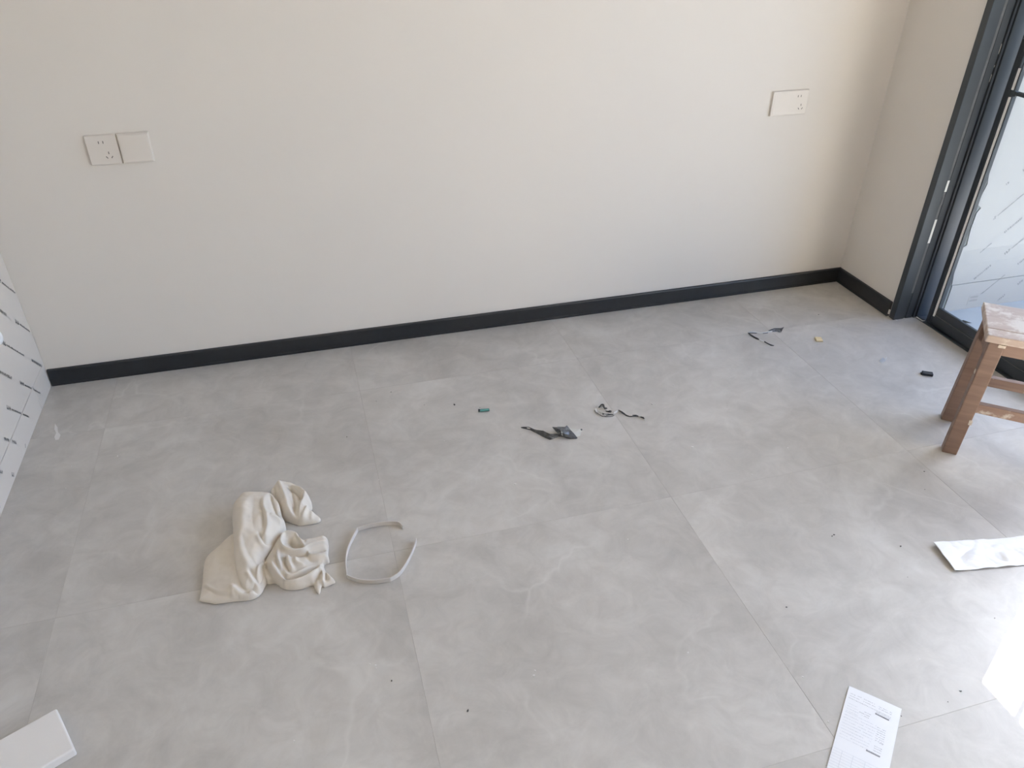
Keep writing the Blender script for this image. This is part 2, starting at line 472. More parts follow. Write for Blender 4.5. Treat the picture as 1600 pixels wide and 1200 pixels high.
def print_marks(rng, lo, hi, hb=0.0125, hl=0.0062):
    # one line of film print: bold mark, a run of small letters, then a short code; repeats every 0.354 m
    out = []
    s0 = lo
    while s0 < hi:
        s = s0
        for k in range(3):
            w = rng.uniform(0.006, 0.009)
            out.append((s, s+w*0.45, -hb/2, hb/2)); a = rng.uniform(-hb/2, hb/2-.005); out.append((s+w*0.45, s+w, a, a+.005))
            s += w + 0.002
        s += 0.003
        while s < s0 + 0.152:
            w = rng.uniform(0.0028, 0.0052)
            out.append((s, s+w, -hl/2, hl*rng.uniform(0.1, 0.5)))
            s += w + rng.uniform(0.0005, 0.0014)
        s = s0 + 0.214
        while s < s0 + 0.294:
            w = rng.uniform(0.003, 0.006)
            out.append((s, s+w*0.5, -hb*.4, hb*.4)); out.append((s+w*.5, s+w, -hb*.4*rng.uniform(0, 1), hb*.4*rng.uniform(0, 1)))
            s += w + rng.uniform(0.001, 0.003)
        s0 += 0.354
    return out

rng = random.Random(3)
pol = []
# print on the balcony film runs up to the right at about 45 degrees
U = Vector((math.cos(0.7231), 0, math.sin(0.7231)))
Nn = Vector((-U.z, 0, U.x))
for k in range(-10, 22):
    c = 0.3292 + k*0.0965
    for (a, b, l_, h_) in print_marks(rng, -0.6 - (0.17 if k % 2 else 0), 2.0):
        q = [Vector((3.262, 0, 0)) + U*a + Nn*(c+l_), Vector((3.262, 0, 0)) + U*b + Nn*(c+l_), Vector((3.262, 0, 0)) + U*b + Nn*(c+h_), Vector((3.262, 0, 0)) + U*a + Nn*(c+h_)]
        if all(3.33 < v.x < 4.5 and 0.01 < v.z < 1.35 for v in q):
            pol.append([(v.x-3.9, -0.0204, v.z) for v in q])
pm = quads('film_print', pol, 'print_pale', bp); pm['kind'] = 'stuff'
st_ = boxes('sticker', [((3.360-3.9, -0.0207, 0.012), (3.425-3.9, -0.0202, 0.058))], 'film_blue', bp)
rr = random.Random(5); pol = []
for zz in (0.045, 0.030):
    x_ = 3.366
    while x_ < 3.40:
        w = rr.uniform(.003, .006)
        pol.append([(x_-3.9, -0.0210, zz), (x_+w*.5-3.9, -0.0210, zz), (x_+w*.5-3.9, -0.0210, zz+.009), (x_-3.9, -0.0210, zz+.009)]); x_ += w+.001
quads('sticker_print', pol, 'print_pale', bp)['kind'] = 'stuff'
bm = bmesh.new()
lv = [(3.2539, -0.445, 0.001), (3.2669, -0.4498, 0.01), (3.287, -0.4598, 0.004), (3.2983, -0.4651, 0.001), (3.2721, -0.4579, 0.001)]
vs = [bm.verts.new((x, y, z)) for x, y, z in lv]
bm.faces.new(vs[:4]); bm.faces.new([vs[0], vs[3], vs[4]])
bmesh.ops.solidify(bm, geom=bm.faces[:], thickness=0.0012)
tag(from_bm('dry_leaf', bm, 'leaf'), 'small dark curled leaf on the balcony floor behind the glass', 'leaf')

# ---------------------------------------------------------------- film-covered panel at the left end
lp = tag(empty('film_covered_panel', (-0.01, -1.0, 0)), 'off white panel covered in diagonally printed protective film at the left end', 'panel')
bm = bmesh.new()
box(bm, (-0.02, -1.10, 0.0875), (0.010, 0.9985, 2.70), 0.0008, 1)
box(bm, (-0.02, 0.852, 0.0005), (0.010, 0.9985, 0.0872), 0.0004, 1)
from_bm('board', bm, 'film', lp)
bm = bmesh.new()
box(bm, (-0.02, -1.10, 0.0005), (0.0097, 0.8515, 0.0850), 0.0008, 1)
from_bm('plinth', bm, 'film', lp)
boxes('backing', [((-0.06, -1.10, 0.0005), (-0.0202, 0.9985, 2.70))], 'jet', lp)
rng = random.Random(11)
pol = []
r2 = math.sqrt(0.5)
for k in range(-8, 14):
    c = 0.062 + k*0.1365
    s0 = -0.3755 if k % 2 == 0 else -0.267
    for (a, b, l_, h_) in print_marks(rng, s0 - 0.354*4, 0.2):
        q = []
        for s, dn in ((a, l_), (b, l_), (b, h_), (a, h_)):
            # along-text axis runs toward the back wall and down
            y = c/2 + s*r2 + dn*r2
            z = c/2 - s*r2 + dn*r2
            q.append((y, z))
        if all(-1.9 < y < -0.008 and 0.008 < z < 1.5 and not (0.083 < z < 0.089 and y < -0.14) for y, z in q):
            pol.append([(0.0105, y+1.0, z) for y, z in q])
quads('film_print', pol, 'print', lp)['kind'] = 'stuff'
bm = bmesh.new()
bmesh.ops.create_uvsphere(bm, u_segments=20, v_segments=10, radius=0.020)
for v in bm.verts:
    v.co = Vector((0.010 + max(0, v.co.x)*0.45, 1.0-0.243+v.co.y, 0.315+v.co.z))
from_bm('round_cap', bm, 'paper', lp, True)

# ---------------------------------------------------------------- sockets and switch plates on the back wall
def plate(name, x0, z0, w, h, t, label, cat, halves=None):
    r = tag(empty(name, (x0+w/2, 0, z0+h/2)), label, cat, None)
    bm = bmesh.new()
    box(bm, (-w/2, -t*0.55, -h/2), (w/2, -0.0003, h/2), 0.0012, 2)
    from_bm('back_frame', bm, 'plastic', r)
    bm = bmesh.new()
    box(bm, (-w/2+0.0012, -t, -h/2+0.0012), (w/2-0.0012, -t*0.55, h/2-0.0012), 0.0016, 2)
    from_bm('face_plate', bm, 'plastic', r)
    return r
def slots(r, t, pts):
    for (dx, dz, rot) in pts:
        bm = bmesh.new()
        box(bm, (-0.0011, -0.0004, -0.0036), (0.0011, 0.0002, 0.0036))
        o = from_bm('slot', bm, 'slot', r)
        o.location = (dx, -t-0.0001, dz)
        o.rotation_euler = (0, rot, 0)
SL = (0.3159, 0.7115)
SR = (2.5469, 0.7079)
T1, T2 = 0.0085, 0.0120
p1 = plate('wall_socket', SL[0], SL[1], 0.086, 0.086, T1, 'square white socket on the wall at left, beside the blank plate', 'socket')
slots(p1, T1, [(-0.0075, 0.0225, 0), (0.0045, 0.0225, 0), (0.012, -0.0085, 0), (0.0045, -0.021, math.radians(-35)), (0.0185, -0.021, math.radians(35))])
p2 = plate('switch_plate', SL[0]+0.0868, SL[1]+0.0005, 0.086, 0.086, T2, 'square blank white switch plate right of the left wall socket', 'switch')
bm = bmesh.new(); box(bm, (-0.0385, -T2-0.0009, -0.0385), (0.0385, -T2+0.0004, 0.0385), 0.0007, 1)
from_bm('rocker', bm, 'plastic', p2)
p3 = plate('double_socket', SR[0], SR[1], 0.146, 0.086, T1, 'wide white socket and switch plate on the wall at right', 'socket')
slots(p3, T1, [(0.029, 0.0225, 0), (0.041, 0.0225, 0), (0.0475, -0.0085, 0), (0.040, -0.021, math.radians(-35)), (0.054, -0.021, math.radians(35))])
bm = bmesh.new(); box(bm, (-0.066, -T1-0.0008, -0.038), (-0.004, -T1+0.0004, 0.038), 0.0006, 1)
from_bm('rocker', bm, 'plastic', p3)

# ---------------------------------------------------------------- wooden stool
STU = Vector((0.762, -0.648, 0))
ang = math.atan2(STU.y, STU.x)
SW, SD, SH = 0.365, 0.212, 0.400
near = Vector((2.6093, -1.0953, 0.4))
stool = tag(empty('wooden_stool', (near.x, near.y, 0), ang), 'worn red brown wooden stool with a cracked pale seat beside the door', 'stool')
def rough_plank(bm, lo, hi, rngs, n=10, amp=0.0012):
    # a plank with a slightly ragged rim
    nx = n
    top, bot = [], []
    ys_ = (lo[1], hi[1])
    rows_t, rows_b = [], []
    for j, y in enumerate(ys_):
        rt_, rb_ = [], []
        for i in range(nx+1):
            x = lo[0] + (hi[0]-lo[0])*i/nx
            d = rngs.uniform(-amp, amp)
            rt_.append(bm.verts.new((x + (rngs.uniform(-amp, amp) if i in (0, nx) else 0), y+d, hi[2]+rngs.uniform(-.0004, .0004))))
            rb_.append(bm.verts.new((x, y+d*0.5, lo[2])))
        rows_t.append(rt_); rows_b.append(rb_)
    for i in range(nx):
        bm.faces.new((rows_t[0][i], rows_t[0][i+1], rows_t[1][i+1], rows_t[1][i]))
        bm.faces.new((rows_b[0][i+1], rows_b[0][i], rows_b[1][i], rows_b[1][i+1]))
        bm.faces.new((rows_t[0][i+1], rows_t[0][i], rows_b[0][i], rows_b[0][i+1]))
        bm.faces.new((rows_t[1][i], rows_t[1][i+1], rows_b[1][i+1], rows_b[1][i]))
    for i in (0, nx):
        f = bm.faces.new((rows_t[0][i], rows_t[1][i], rows_b[1][i], rows_b[0][i]))
    bmesh.ops.recalc_face_normals(bm, faces=bm.faces[:])
    es = [e for e in bm.edges if len(e.link_faces) == 2 and e.calc_face_angle(0) > 1.0 and e.verts[0].co.z > lo[2]+.004]
    bmesh.ops.bevel(bm, geom=es, offset=0.003, segments=2, profile=0.5, affect='EDGES', clamp_overlap=True)
rs = random.Random(2)
bm = bmesh.new(); rough_plank(bm, (0, 0, SH-0.021), (SW, 0.046, SH), rs); from_bm('seat_plank', bm, 'seat', stool)
bm = bmesh.new(); rough_plank(bm, (0.0005, 0.0472, SH-0.021), (SW-0.001, SD, SH+0.0003), rs); from_bm('seat_plank', bm, 'seat', stool)
LW, LD = 0.040, 0.034
ZA = SH - 0.0215
def leg_obj(cx, cy, sx, sy):
    bm = bmesh.new()
    spx, spy = 0.012, 0.012
    lo, hi = [], []
    for dx, dy in ((-1, -1), (1, -1), (1, 1), (-1, 1)):
        lo.append(bm.verts.new((cx+dx*LW/2+sx*spx, cy+dy*LD/2+sy*spy, 0.0005)))
        hi.append(bm.verts.new((cx+dx*LW/2, cy+dy*LD/2, ZA)))
    for i in range(4):
        bm.faces.new((lo[i], lo[(i+1) % 4], hi[(i+1) % 4], hi[i]))
    bm.faces.new(lo[::-1]); bm.faces.new(hi)
    es = [e for e in bm.edges]
    bmesh.ops.bevel(bm, geom=es, offset=0.0025, segments=2, profile=0.5, affect='EDGES', clamp_overlap=True)
    return from_bm('leg', bm, 'leg', stool)
IX, IY = 0.033, 0.028
C4 = [(IX, IY, -1, -1), (SW-IX, IY, 1, -1), (IX, SD-IY, -1, 1), (SW-IX, SD-IY, 1, 1)]
for c in C4:
    leg_obj(*c)
# aprons: deep at the short ends, shallower on the long sides
for x in (IX, SW-IX):
    boxes('side_apron', [((x-0.009, IY+LD/2, ZA-0.085), (x+0.009, SD-IY-LD/2, ZA-0.0003))], 'leg', stool, 0.0015)
for y in (IY, SD-IY):
    boxes('long_apron', [((IX+LW/2, y-0.009, ZA-0.042), (SW-IX-LW/2, y+0.009, ZA-0.0003))], 'rail', stool, 0.0015)
    sp = 0.0068*(1 if y > 0.1 else -1)
    boxes('stretcher', [((IX+LW/2-0.008, y+sp-0.010, 0.148), (SW-IX-LW/2+0.008, y+sp+0.010, 0.178))], 'rail', stool, 0.002)
# tenon ends showing on the front leg
def tenon(c, s):
    boxes('tenon', [(Vector(c)-Vector(s)/2, Vector(c)+Vector(s)/2)], 'tenon', stool, 0.0006)
tenon((IX+0.012, IY-LD/2-0.0008, ZA-0.010), (0.018, 0.004, 0.009))
tenon((IX-LW/2-0.0035, IY-0.006, ZA-0.105), (0.004, 0.010, 0.012))
tenon((IX+0.010, IY-LD/2-0.0078, 0.118), (0.009, 0.004, 0.016))

# ---------------------------------------------------------------- crumpled rag
def catmull(pts, step=0.004, closed=True):
    P = [np.array(p, float) for p in pts]
    n = len(P); out = []
    for i in range(n if closed else n-1):
        if closed:
            p0, p1, p2, p3 = P[i-1], P[i], P[(i+1) % n], P[(i+2) % n]
        else:
            p0, p1, p2, p3 = P[max(i-1, 0)], P[i], P[i+1], P[min(i+2, n-1)]
        k = max(1, int(np.linalg.norm((p2-p1)[:2])/step))
        for j in range(k):
            t = j/k
            out.append(0.5*((2*p1)+(-p0+p2)*t+(2*p0-5*p1+4*p2-p3)*t*t+(-p0+3*p1-3*p2+p3)*t**3))
    if not closed:
        out.append(P[-1])
    return np.array(out)

def seg_dist(Q, A, B):
    # distance of points Q (n,2) to segments A-B (m,2): nearest distance, nearest index, param
    best = np.full(len(Q), 1e9); bi = np.zeros(len(Q), int); bt = np.zeros(len(Q))
    for k in range(len(A)):
        d = B[k]-A[k]; L2 = d@d + 1e-12
        t = np.clip(((Q-A[k])@d)/L2, 0, 1)
        dd = np.hypot(*(Q-A[k]-t[:, None]*d).T)
        m = dd < best
        best[m] = dd[m]; bi[m] = k; bt[m] = t[m]
    return best, bi, bt

def inside(Q, V):
    r = np.zeros(len(Q), bool)
    n = len(V)
    for i in range(n):
        a, b = V[i], V[(i+1) % n]
        c = (a[1] > Q[:, 1]) != (b[1] > Q[:, 1])
        with np.errstate(divide='ignore', invalid='ignore'):
            xx = (b[0]-a[0])*(Q[:, 1]-a[1])/(b[1]-a[1])+a[0]
        r ^= c & (Q[:, 0] < xx)
    return r

def cloth_patch(VV, FF, outline, dome, rim, ridges, wob, cell=0.0021, seed=0.0, floor=0.0015):
    O = catmull(outline, 0.003)
    V2 = O[:, :2]
    lo, hi = V2.min(0)-2*cell, V2.max(0)+2*cell
    nx, ny = int((hi[0]-lo[0])/cell)+1, int((hi[1]-lo[1])/cell)+1
    gx, gy = np.meshgrid(lo[0]+np.arange(nx)*cell, lo[1]+np.arange(ny)*cell, indexing='ij')
    Q = np.stack([gx.ravel(), gy.ravel()], -1)
    A, B = V2, np.roll(V2, -1, 0)
    d, bi, bt = seg_dist(Q, A, B)
    ins = inside(Q, V2)
    nearp = A[bi]+(B[bi]-A[bi])*bt[:, None]
    za = O[bi, 2]; zb = np.roll(O[:, 2], -1)[bi]
    ze = za+(zb-za)*bt
    use = ins | (d < cell*0.98)
    snap = use & (~ins | (d < cell*0.35))
    Q2 = Q.copy(); Q2[snap] = nearp[snap]
    dd = np.where(snap, 0, d)
    # smoothed edge height: blend of edge height and dome with distance inside
    t = np.clip(dd/rim, 0, 1)
    prof = np.sqrt(np.clip(1-(1-t)**2, 0, 1))
    Hd = np.zeros(len(Q))
    ws = np.zeros(len(Q))
    for (x, y, z, r) in dome:
        w = np.exp(-((Q2[:, 0]-x)**2+(Q2[:, 1]-y)**2)/(r*r))+1e-9
        Hd += w*z; ws += w
    Hd /= ws
    h = ze+(np.maximum(Hd, ze*0.6)-ze)*prof
    for pts, amp, wid in ridges:
        R = catmull([(p[0], p[1], 0) for p in pts], 0.004, False)[:, :2]
        rd, ri, rt_ = seg_dist(Q2, R[:-1], R[1:])
        s = (ri+rt_)/max(1, len(R)-1)
        ta = np.clip(np.minimum(s, 1-s)*5+0.25, 0, 1)
        h += amp*ta*(np.exp(-(rd/wid)**2) if amp > 0 else np.exp(-1.3*rd/wid))*np.clip(dd/0.006, 0.15, 1)
    for i in np.nonzero(use)[0]:
        v = mnoise.noise(Vector((Q2[i, 0]*26, Q2[i, 1]*26, seed)))*wob + mnoise.noise(Vector((Q2[i, 0]*75, Q2[i, 1]*75, seed+5)))*wob*0.35
        h[i] += v*min(1, 0.25+dd[i]/0.012)
    h = np.maximum(h, floor+0.0015)
    idx = -np.ones(len(Q), int)
    base = len(VV)
    for i in np.nonzero(use)[0]:
        idx[i] = len(VV); VV.append((Q2[i, 0], Q2[i, 1], h[i]))
    I = idx.reshape(nx, ny); INS = (ins & ~snap).reshape(nx, ny)
    edges = {}
    for i in range(nx-1):
        for j in range(ny-1):
            q = (I[i, j], I[i+1, j], I[i+1, j+1], I[i, j+1])
            if min(q) < 0 or not (INS[i, j] or INS[i+1, j] or INS[i+1, j+1] or INS[i, j+1]):
                continue
            FF.append(tuple(int(k) for k in q))
            for a, b in zip(q, q[1:]+q[:1]):
                edges[(int(a), int(b))] = 1
    low = {}
    for (a, b) in list(edges):
        if (b, a) in edges:
            continue
        for k in (a, b):
            if k not in low:
                low[k] = len(VV)
                VV.append((VV[k][0], VV[k][1], max(floor, VV[k][2]*0.35-0.003)))
        FF.append((b, a, low[a], low[b]))

VV, FF = [], []
# lower-left sheet
cloth_patch(VV, FF, [(0.5984, -0.9125, 0.02), (0.5609, -0.9427, 0.014), (0.5292, -0.9773, 0.008), (0.5249, -1.053, 0.005), (0.5216, -1.0958, 0.004), (0.5207, -1.0997, 0.004), (0.5224, -1.1017, 0.004), (0.5383, -1.1099, 0.004), (0.5552, -1.1191, 0.004), (0.559, -1.1198, 0.004), (0.6005, -1.1238, 0.006), (0.6335, -1.1292, 0.006), (0.6487, -1.1255, 0.006), (0.6589, -1.1178, 0.005), (0.6684, -1.0977, 0.01), (0.677, -1.0696, 0.02), (0.6665, -1.0185, 0.03), (0.6317, -0.9569, 0.03)], [(0.5515, -1.0507, 0.02, 0.07), (0.584, -1.0121, 0.034, 0.06), (0.546, -1.1023, 0.01, 0.05), (0.6194, -1.1044, 0.036, 0.06), (0.6474, -1.1186, 0.022, 0.04)], 0.05, [([(0.5971, -1.0969), (0.6195, -1.1243), (0.647, -1.1224)], 0.009, 0.006), ([(0.6345, -1.0956), (0.647, -1.1186), (0.6595, -1.1182)], -0.012, 0.004), ([(0.6387, -1.1085), (0.6511, -1.1293), (0.658, -1.1274)], 0.006, 0.003), ([(0.5305, -1.0612), (0.5621, -1.0953), (0.5983, -1.115)], 0.003, 0.004), ([(0.529, -1.0667), (0.5606, -1.1015), (0.5966, -1.1192)], -0.003, 0.003), ([(0.5952, -1.0929), (0.599, -1.1247)], 0.005, 0.005), ([(0.6076, -1.1202), (0.6296, -1.1302), (0.6461, -1.1253)], -0.006, 0.004), ([(0.6433, -1.0937), (0.6598, -1.114)], 0.008, 0.005), ([(0.6155, -1.0899), (0.6322, -1.1217), (0.6432, -1.1362)], -0.006, 0.006)], 0.0022, seed=1.0)
# top-right lobe
cloth_patch(VV, FF, [(0.6936, -0.8085, 0.045), (0.702, -0.7852, 0.045), (0.717, -0.7649, 0.045), (0.7448, -0.7731, 0.038), (0.7661, -0.7925, 0.034), (0.7864, -0.8146, 0.026), (0.796, -0.8462, 0.016), (0.7887, -0.8667, 0.014), (0.7997, -0.8835, 0.014), (0.8135, -0.8988, 0.006), (0.8062, -0.9089, 0.004), (0.781, -0.9091, 0.004), (0.7593, -0.9063, 0.004), (0.738, -0.8923, 0.004), (0.7199, -0.8754, 0.004), (0.711, -0.8584, 0.004), (0.7003, -0.8228, 0.01)], [(0.7257, -0.8281, 0.052, 0.04), (0.7584, -0.848, 0.044, 0.04), (0.7804, -0.8727, 0.03, 0.03), (0.7407, -0.8844, 0.02, 0.03), (0.8014, -0.902, 0.012, 0.02)], 0.018, [([(0.7163, -0.7649), (0.7247, -0.8036), (0.7355, -0.8568), (0.7458, -0.9079)], 0.01, 0.006), ([(0.738, -0.7893), (0.7562, -0.8149), (0.7735, -0.8525)], -0.013, 0.005), ([(0.7438, -0.7685), (0.7684, -0.7988), (0.79, -0.8456)], 0.007, 0.006), ([(0.7863, -0.8269), (0.7716, -0.8604), (0.763, -0.9064)], 0.009, 0.006), ([(0.7461, -0.7926), (0.7518, -0.8449), (0.7503, -0.8789)], -0.01, 0.005), ([(0.7866, -0.8673), (0.7774, -0.889), (0.7684, -0.9104)], 0.008, 0.005), ([(0.7962, -0.8815), (0.7914, -0.9066)], 0.004, 0.005), ([(0.772, -0.8648), (0.7638, -0.9011)], -0.006, 0.005), ([(0.6998, -0.7797), (0.7111, -0.8336), (0.7189, -0.8846)], -0.01, 0.006), ([(0.7234, -0.8455), (0.7377, -0.8835), (0.7614, -0.9092)], 0.005, 0.006)], 0.0030, seed=2.0)
# bunched lower-right part
cloth_patch(VV, FF, [(0.7167, -0.9537, 0.03), (0.7367, -0.9501, 0.032), (0.7526, -0.9615, 0.03), (0.7597, -0.9776, 0.022), (0.7679, -0.988, 0.02), (0.7941, -0.9849, 0.022), (0.8183, -0.9841, 0.02), (0.8264, -0.9988, 0.016), (0.8224, -1.0353, 0.012), (0.8226, -1.059, 0.01), (0.8099, -1.0662, 0.008), (0.8121, -1.0917, 0.008), (0.8215, -1.1068, 0.004), (0.8313, -1.1267, 0.003), (0.8222, -1.1322, 0.003), (0.8045, -1.1363, 0.003), (0.7992, -1.1318, 0.004), (0.7924, -1.154, 0.003), (0.7846, -1.1433, 0.003), (0.7774, -1.1234, 0.004), (0.7509, -1.127, 0.004), (0.7255, -1.123, 0.004), (0.7089, -1.1133, 0.004), (0.6928, -1.0929, 0.006), (0.6783, -1.0909, 0.004), (0.6708, -1.0827, 0.006), (0.6703, -1.0431, 0.02), (0.69, -1.008, 0.03)], [(0.7067, -1.0588, 0.034, 0.03), (0.7386, -0.9929, 0.036, 0.03), (0.747, -1.0617, 0.034, 0.03), (0.7946, -1.0351, 0.028, 0.03), (0.7949, -1.0965, 0.018, 0.03), (0.7424, -1.1159, 0.02, 0.03), (0.7935, -1.1387, 0.008, 0.02)], 0.014, [([(0.7211, -0.9572), (0.7153, -0.9977), (0.7276, -1.0236), (0.7624, -1.0333), (0.7809, -1.0204), (0.8265, -1.0112)], 0.014, 0.0042), ([(0.7322, -0.9805), (0.746, -1.0063), (0.7662, -1.0185)], -0.022, 0.009), ([(0.751, -0.9633), (0.7601, -0.9927), (0.7678, -1.0167)], 0.009, 0.004), ([(0.7708, -1.0005), (0.7966, -0.9966), (0.821, -0.9945)], 0.006, 0.005), ([(0.7214, -1.0317), (0.7473, -1.0431), (0.7796, -1.0416), (0.8234, -1.0322)], -0.012, 0.005), ([(0.7768, -1.0345), (0.7845, -1.0536), (0.8212, -1.0562)], 0.01, 0.004), ([(0.7727, -1.0546), (0.7867, -1.0648), (0.8219, -1.0662)], -0.01, 0.004), ([(0.7041, -1.0142), (0.7073, -1.0572), (0.7245, -1.0978), (0.753, -1.0977), (0.7855, -1.0831), (0.8209, -1.0785)], 0.013, 0.0045), ([(0.7296, -1.0383), (0.7314, -1.068), (0.739, -1.0906)], 0.009, 0.005), ([(0.721, -1.0359), (0.7215, -1.0611), (0.7291, -1.0878)], -0.009, 0.004), ([(0.7468, -1.0473), (0.7487, -1.0687), (0.7684, -1.0784)], 0.007, 0.005), ([(0.7133, -1.0653), (0.722, -1.1022), (0.7547, -1.1033), (0.7754, -1.0929), (0.8026, -1.0779)], -0.014, 0.0045), ([(0.6845, -1.0513), (0.7035, -1.0951), (0.7281, -1.1179), (0.7682, -1.1132), (0.8002, -1.0876)], 0.013, 0.0055), ([(0.6942, -1.0748), (0.713, -1.112), (0.7409, -1.1238), (0.7698, -1.116)], -0.006, 0.004), ([(0.7668, -1.1259), (0.788, -1.1079), (0.8022, -1.0916)], 0.009, 0.0045), ([(0.7746, -1.1312), (0.7946, -1.1109), (0.8043, -1.0974)], -0.006, 0.003), ([(0.802, -1.0886), (0.8059, -1.1141), (0.7983, -1.1398)], 0.009, 0.004), ([(0.8116, -1.0935), (0.8106, -1.1255)], -0.008, 0.004), ([(0.8137, -1.1003), (0.8232, -1.1272)], 0.005, 0.004), ([(0.6746, -1.0443), (0.684, -1.0796), (0.6976, -1.1034)], -0.012, 0.006), ([(0.6954, -1.0266), (0.6932, -1.0593), (0.7022, -1.0943)], 0.007, 0.006), ([(0.7016, -1.0112), (0.7001, -1.0447)], -0.008, 0.005)], 0.0022, seed=3.0)
# main rolled body on top
cloth_patch(VV, FF, [(0.593, -0.8583, 0.012), (0.5973, -0.8266, 0.03), (0.6122, -0.8109, 0.045), (0.6289, -0.7972, 0.052), (0.6669, -0.8078, 0.055), (0.695, -0.8196, 0.055), (0.7075, -0.8384, 0.048), (0.7151, -0.856, 0.04), (0.7188, -0.8893, 0.03), (0.7251, -0.9107, 0.022), (0.7207, -0.933, 0.018), (0.707, -0.9722, 0.016), (0.6989, -0.9942, 0.014), (0.6755, -1.0305, 0.012), (0.6729, -1.0689, 0.012), (0.6629, -1.096, 0.014), (0.6467, -1.1089, 0.018), (0.6252, -1.1085, 0.022), (0.61, -1.0708, 0.024), (0.6027, -1.0115, 0.024), (0.5998, -0.9617, 0.022), (0.5967, -0.9146, 0.016)], [(0.6439, -0.861, 0.066, 0.05), (0.6564, -0.9392, 0.07, 0.05), (0.6461, -1.0028, 0.062, 0.05), (0.6349, -1.0587, 0.046, 0.05), (0.6964, -0.8742, 0.052, 0.03), (0.7002, -0.9614, 0.05, 0.03), (0.6747, -1.0368, 0.046, 0.04), (0.6492, -1.1012, 0.032, 0.03)], 0.034, [([(0.6799, -0.8397), (0.6793, -0.8785), (0.6863, -0.9135), (0.6878, -0.9506), (0.6777, -0.9879)], 0.009, 0.006), ([(0.6941, -0.8245), (0.7009, -0.8683), (0.7106, -0.9092)], -0.012, 0.007), ([(0.6732, -0.8768), (0.6772, -0.9203), (0.6738, -0.9558)], -0.006, 0.006), ([(0.6646, -0.9671), (0.6774, -0.9983), (0.6936, -0.9906), (0.7134, -0.9651)], -0.01, 0.0045), ([(0.6616, -0.9751), (0.6758, -1.0073), (0.6992, -1.0009)], 0.006, 0.006), ([(0.693, -0.9128), (0.7155, -0.9214), (0.7253, -0.9449)], 0.009, 0.006), ([(0.6917, -0.8984), (0.7128, -0.909)], -0.008, 0.004), ([(0.688, -0.9758), (0.6846, -1.0011), (0.6756, -1.0243)], 0.005, 0.008), ([(0.7027, -1.0209), (0.6816, -1.034), (0.6646, -1.0624), (0.6581, -1.0907)], 0.009, 0.0055), ([(0.7002, -1.0125), (0.6797, -1.0238), (0.6592, -1.0556)], -0.006, 0.006), ([(0.6835, -1.0401), (0.6716, -1.0656), (0.6725, -1.1019)], -0.01, 0.005), ([(0.6179, -0.9695), (0.6241, -1.0267), (0.6412, -1.0644)], 0.006, 0.01), ([(0.6266, -0.9675), (0.6355, -1.0173), (0.6553, -1.0602)], -0.004, 0.01), ([(0.6394, -1.0663), (0.6561, -1.0989), (0.6648, -1.117)], -0.008, 0.005), ([(0.6321, -1.0747), (0.6488, -1.1031), (0.6598, -1.1159)], 0.006, 0.005), ([(0.6306, -0.8456), (0.628, -0.9204), (0.6169, -0.984)], 0.004, 0.012), ([(0.6552, -0.8279), (0.6504, -0.9035), (0.6546, -0.9594)], -0.003, 0.012)], 0.0026, seed=4.0)
me = bpy.data.meshes.new('rag'); me.from_pydata(VV, [], FF)
tag(link('rag', me, 'cloth', None, True), 'crumpled cream cotton rag lying on the tile floor', 'rag')

# ---------------------------------------------------------------- bent white strip (open ring)
def ribbon(name, path, height, thick, mat, lean=None, parent=None):
    # a strip standing on edge along a floor path
    P = np.array(path)
    bm = bmesh.new(); rows = []
    for i in range(len(P)):
        a, b = P[max(i-1, 0)], P[min(i+1, len(P)-1)]
        t = (b-a)[:2]; t /= np.linalg.norm(t)+1e-9
        nrm = np.array([-t[1], t[0]])
        z0 = P[i][2]; row = []
        for (s, z) in ((-1, 0), (1, 0), (1, 1), (-1, 1)):
            le = (lean[i] if lean else 0)*z
            row.append(bm.verts.new((P[i][0]+nrm[0]*(s*thick/2+le), P[i][1]+nrm[1]*(s*thick/2+le), z0+z*height)))
        rows.append(row)
    for i in range(len(rows)-1):
        for k in range(4):
            bm.faces.new((rows[i][k], rows[i][(k+1) % 4], rows[i+1][(k+1) % 4], rows[i+1][k]))
    bm.faces.new(rows[0]); bm.faces.new(rows[-1][::-1])
    bmesh.ops.recalc_face_normals(bm, faces=bm.faces[:])
    return from_bm(name, bm, mat, parent)
ringpath = []
for seg in [[(1.0169, -0.9907, 0.0005), (1.0081, -0.9722, 0.0005), (0.9742, -0.9627, 0.0005), (0.9354, -0.9614, 0.0005), (0.9031, -0.9652, 0.0005)], [(0.9031, -0.9652, 0.0005), (0.874, -1.0247, 0.0005), (0.8626, -1.0727, 0.0005), (0.861, -1.1214, 0.0005)], [(0.861, -1.1214, 0.0005), (0.886, -1.1418, 0.0005), (0.9201, -1.155, 0.0005), (0.96, -1.1588, 0.0005)], [(0.96, -1.1588, 0.0005), (0.9859, -1.1438, 0.0005), (1.0147, -1.1035, 0.0005), (1.0358, -1.0631, 0.0005), (1.0427, -1.0432, 0.0005)]]:
    c = catmull(seg, 0.006, False)
    ringpath += [tuple(p) for p in (c if not ringpath else c[1:])]
tag(ribbon('edge_strip', ringpath, 0.013, 0.0022, 'banding'), 'bent white plastic strip curled into an open ring beside the cream rag', 'strip')

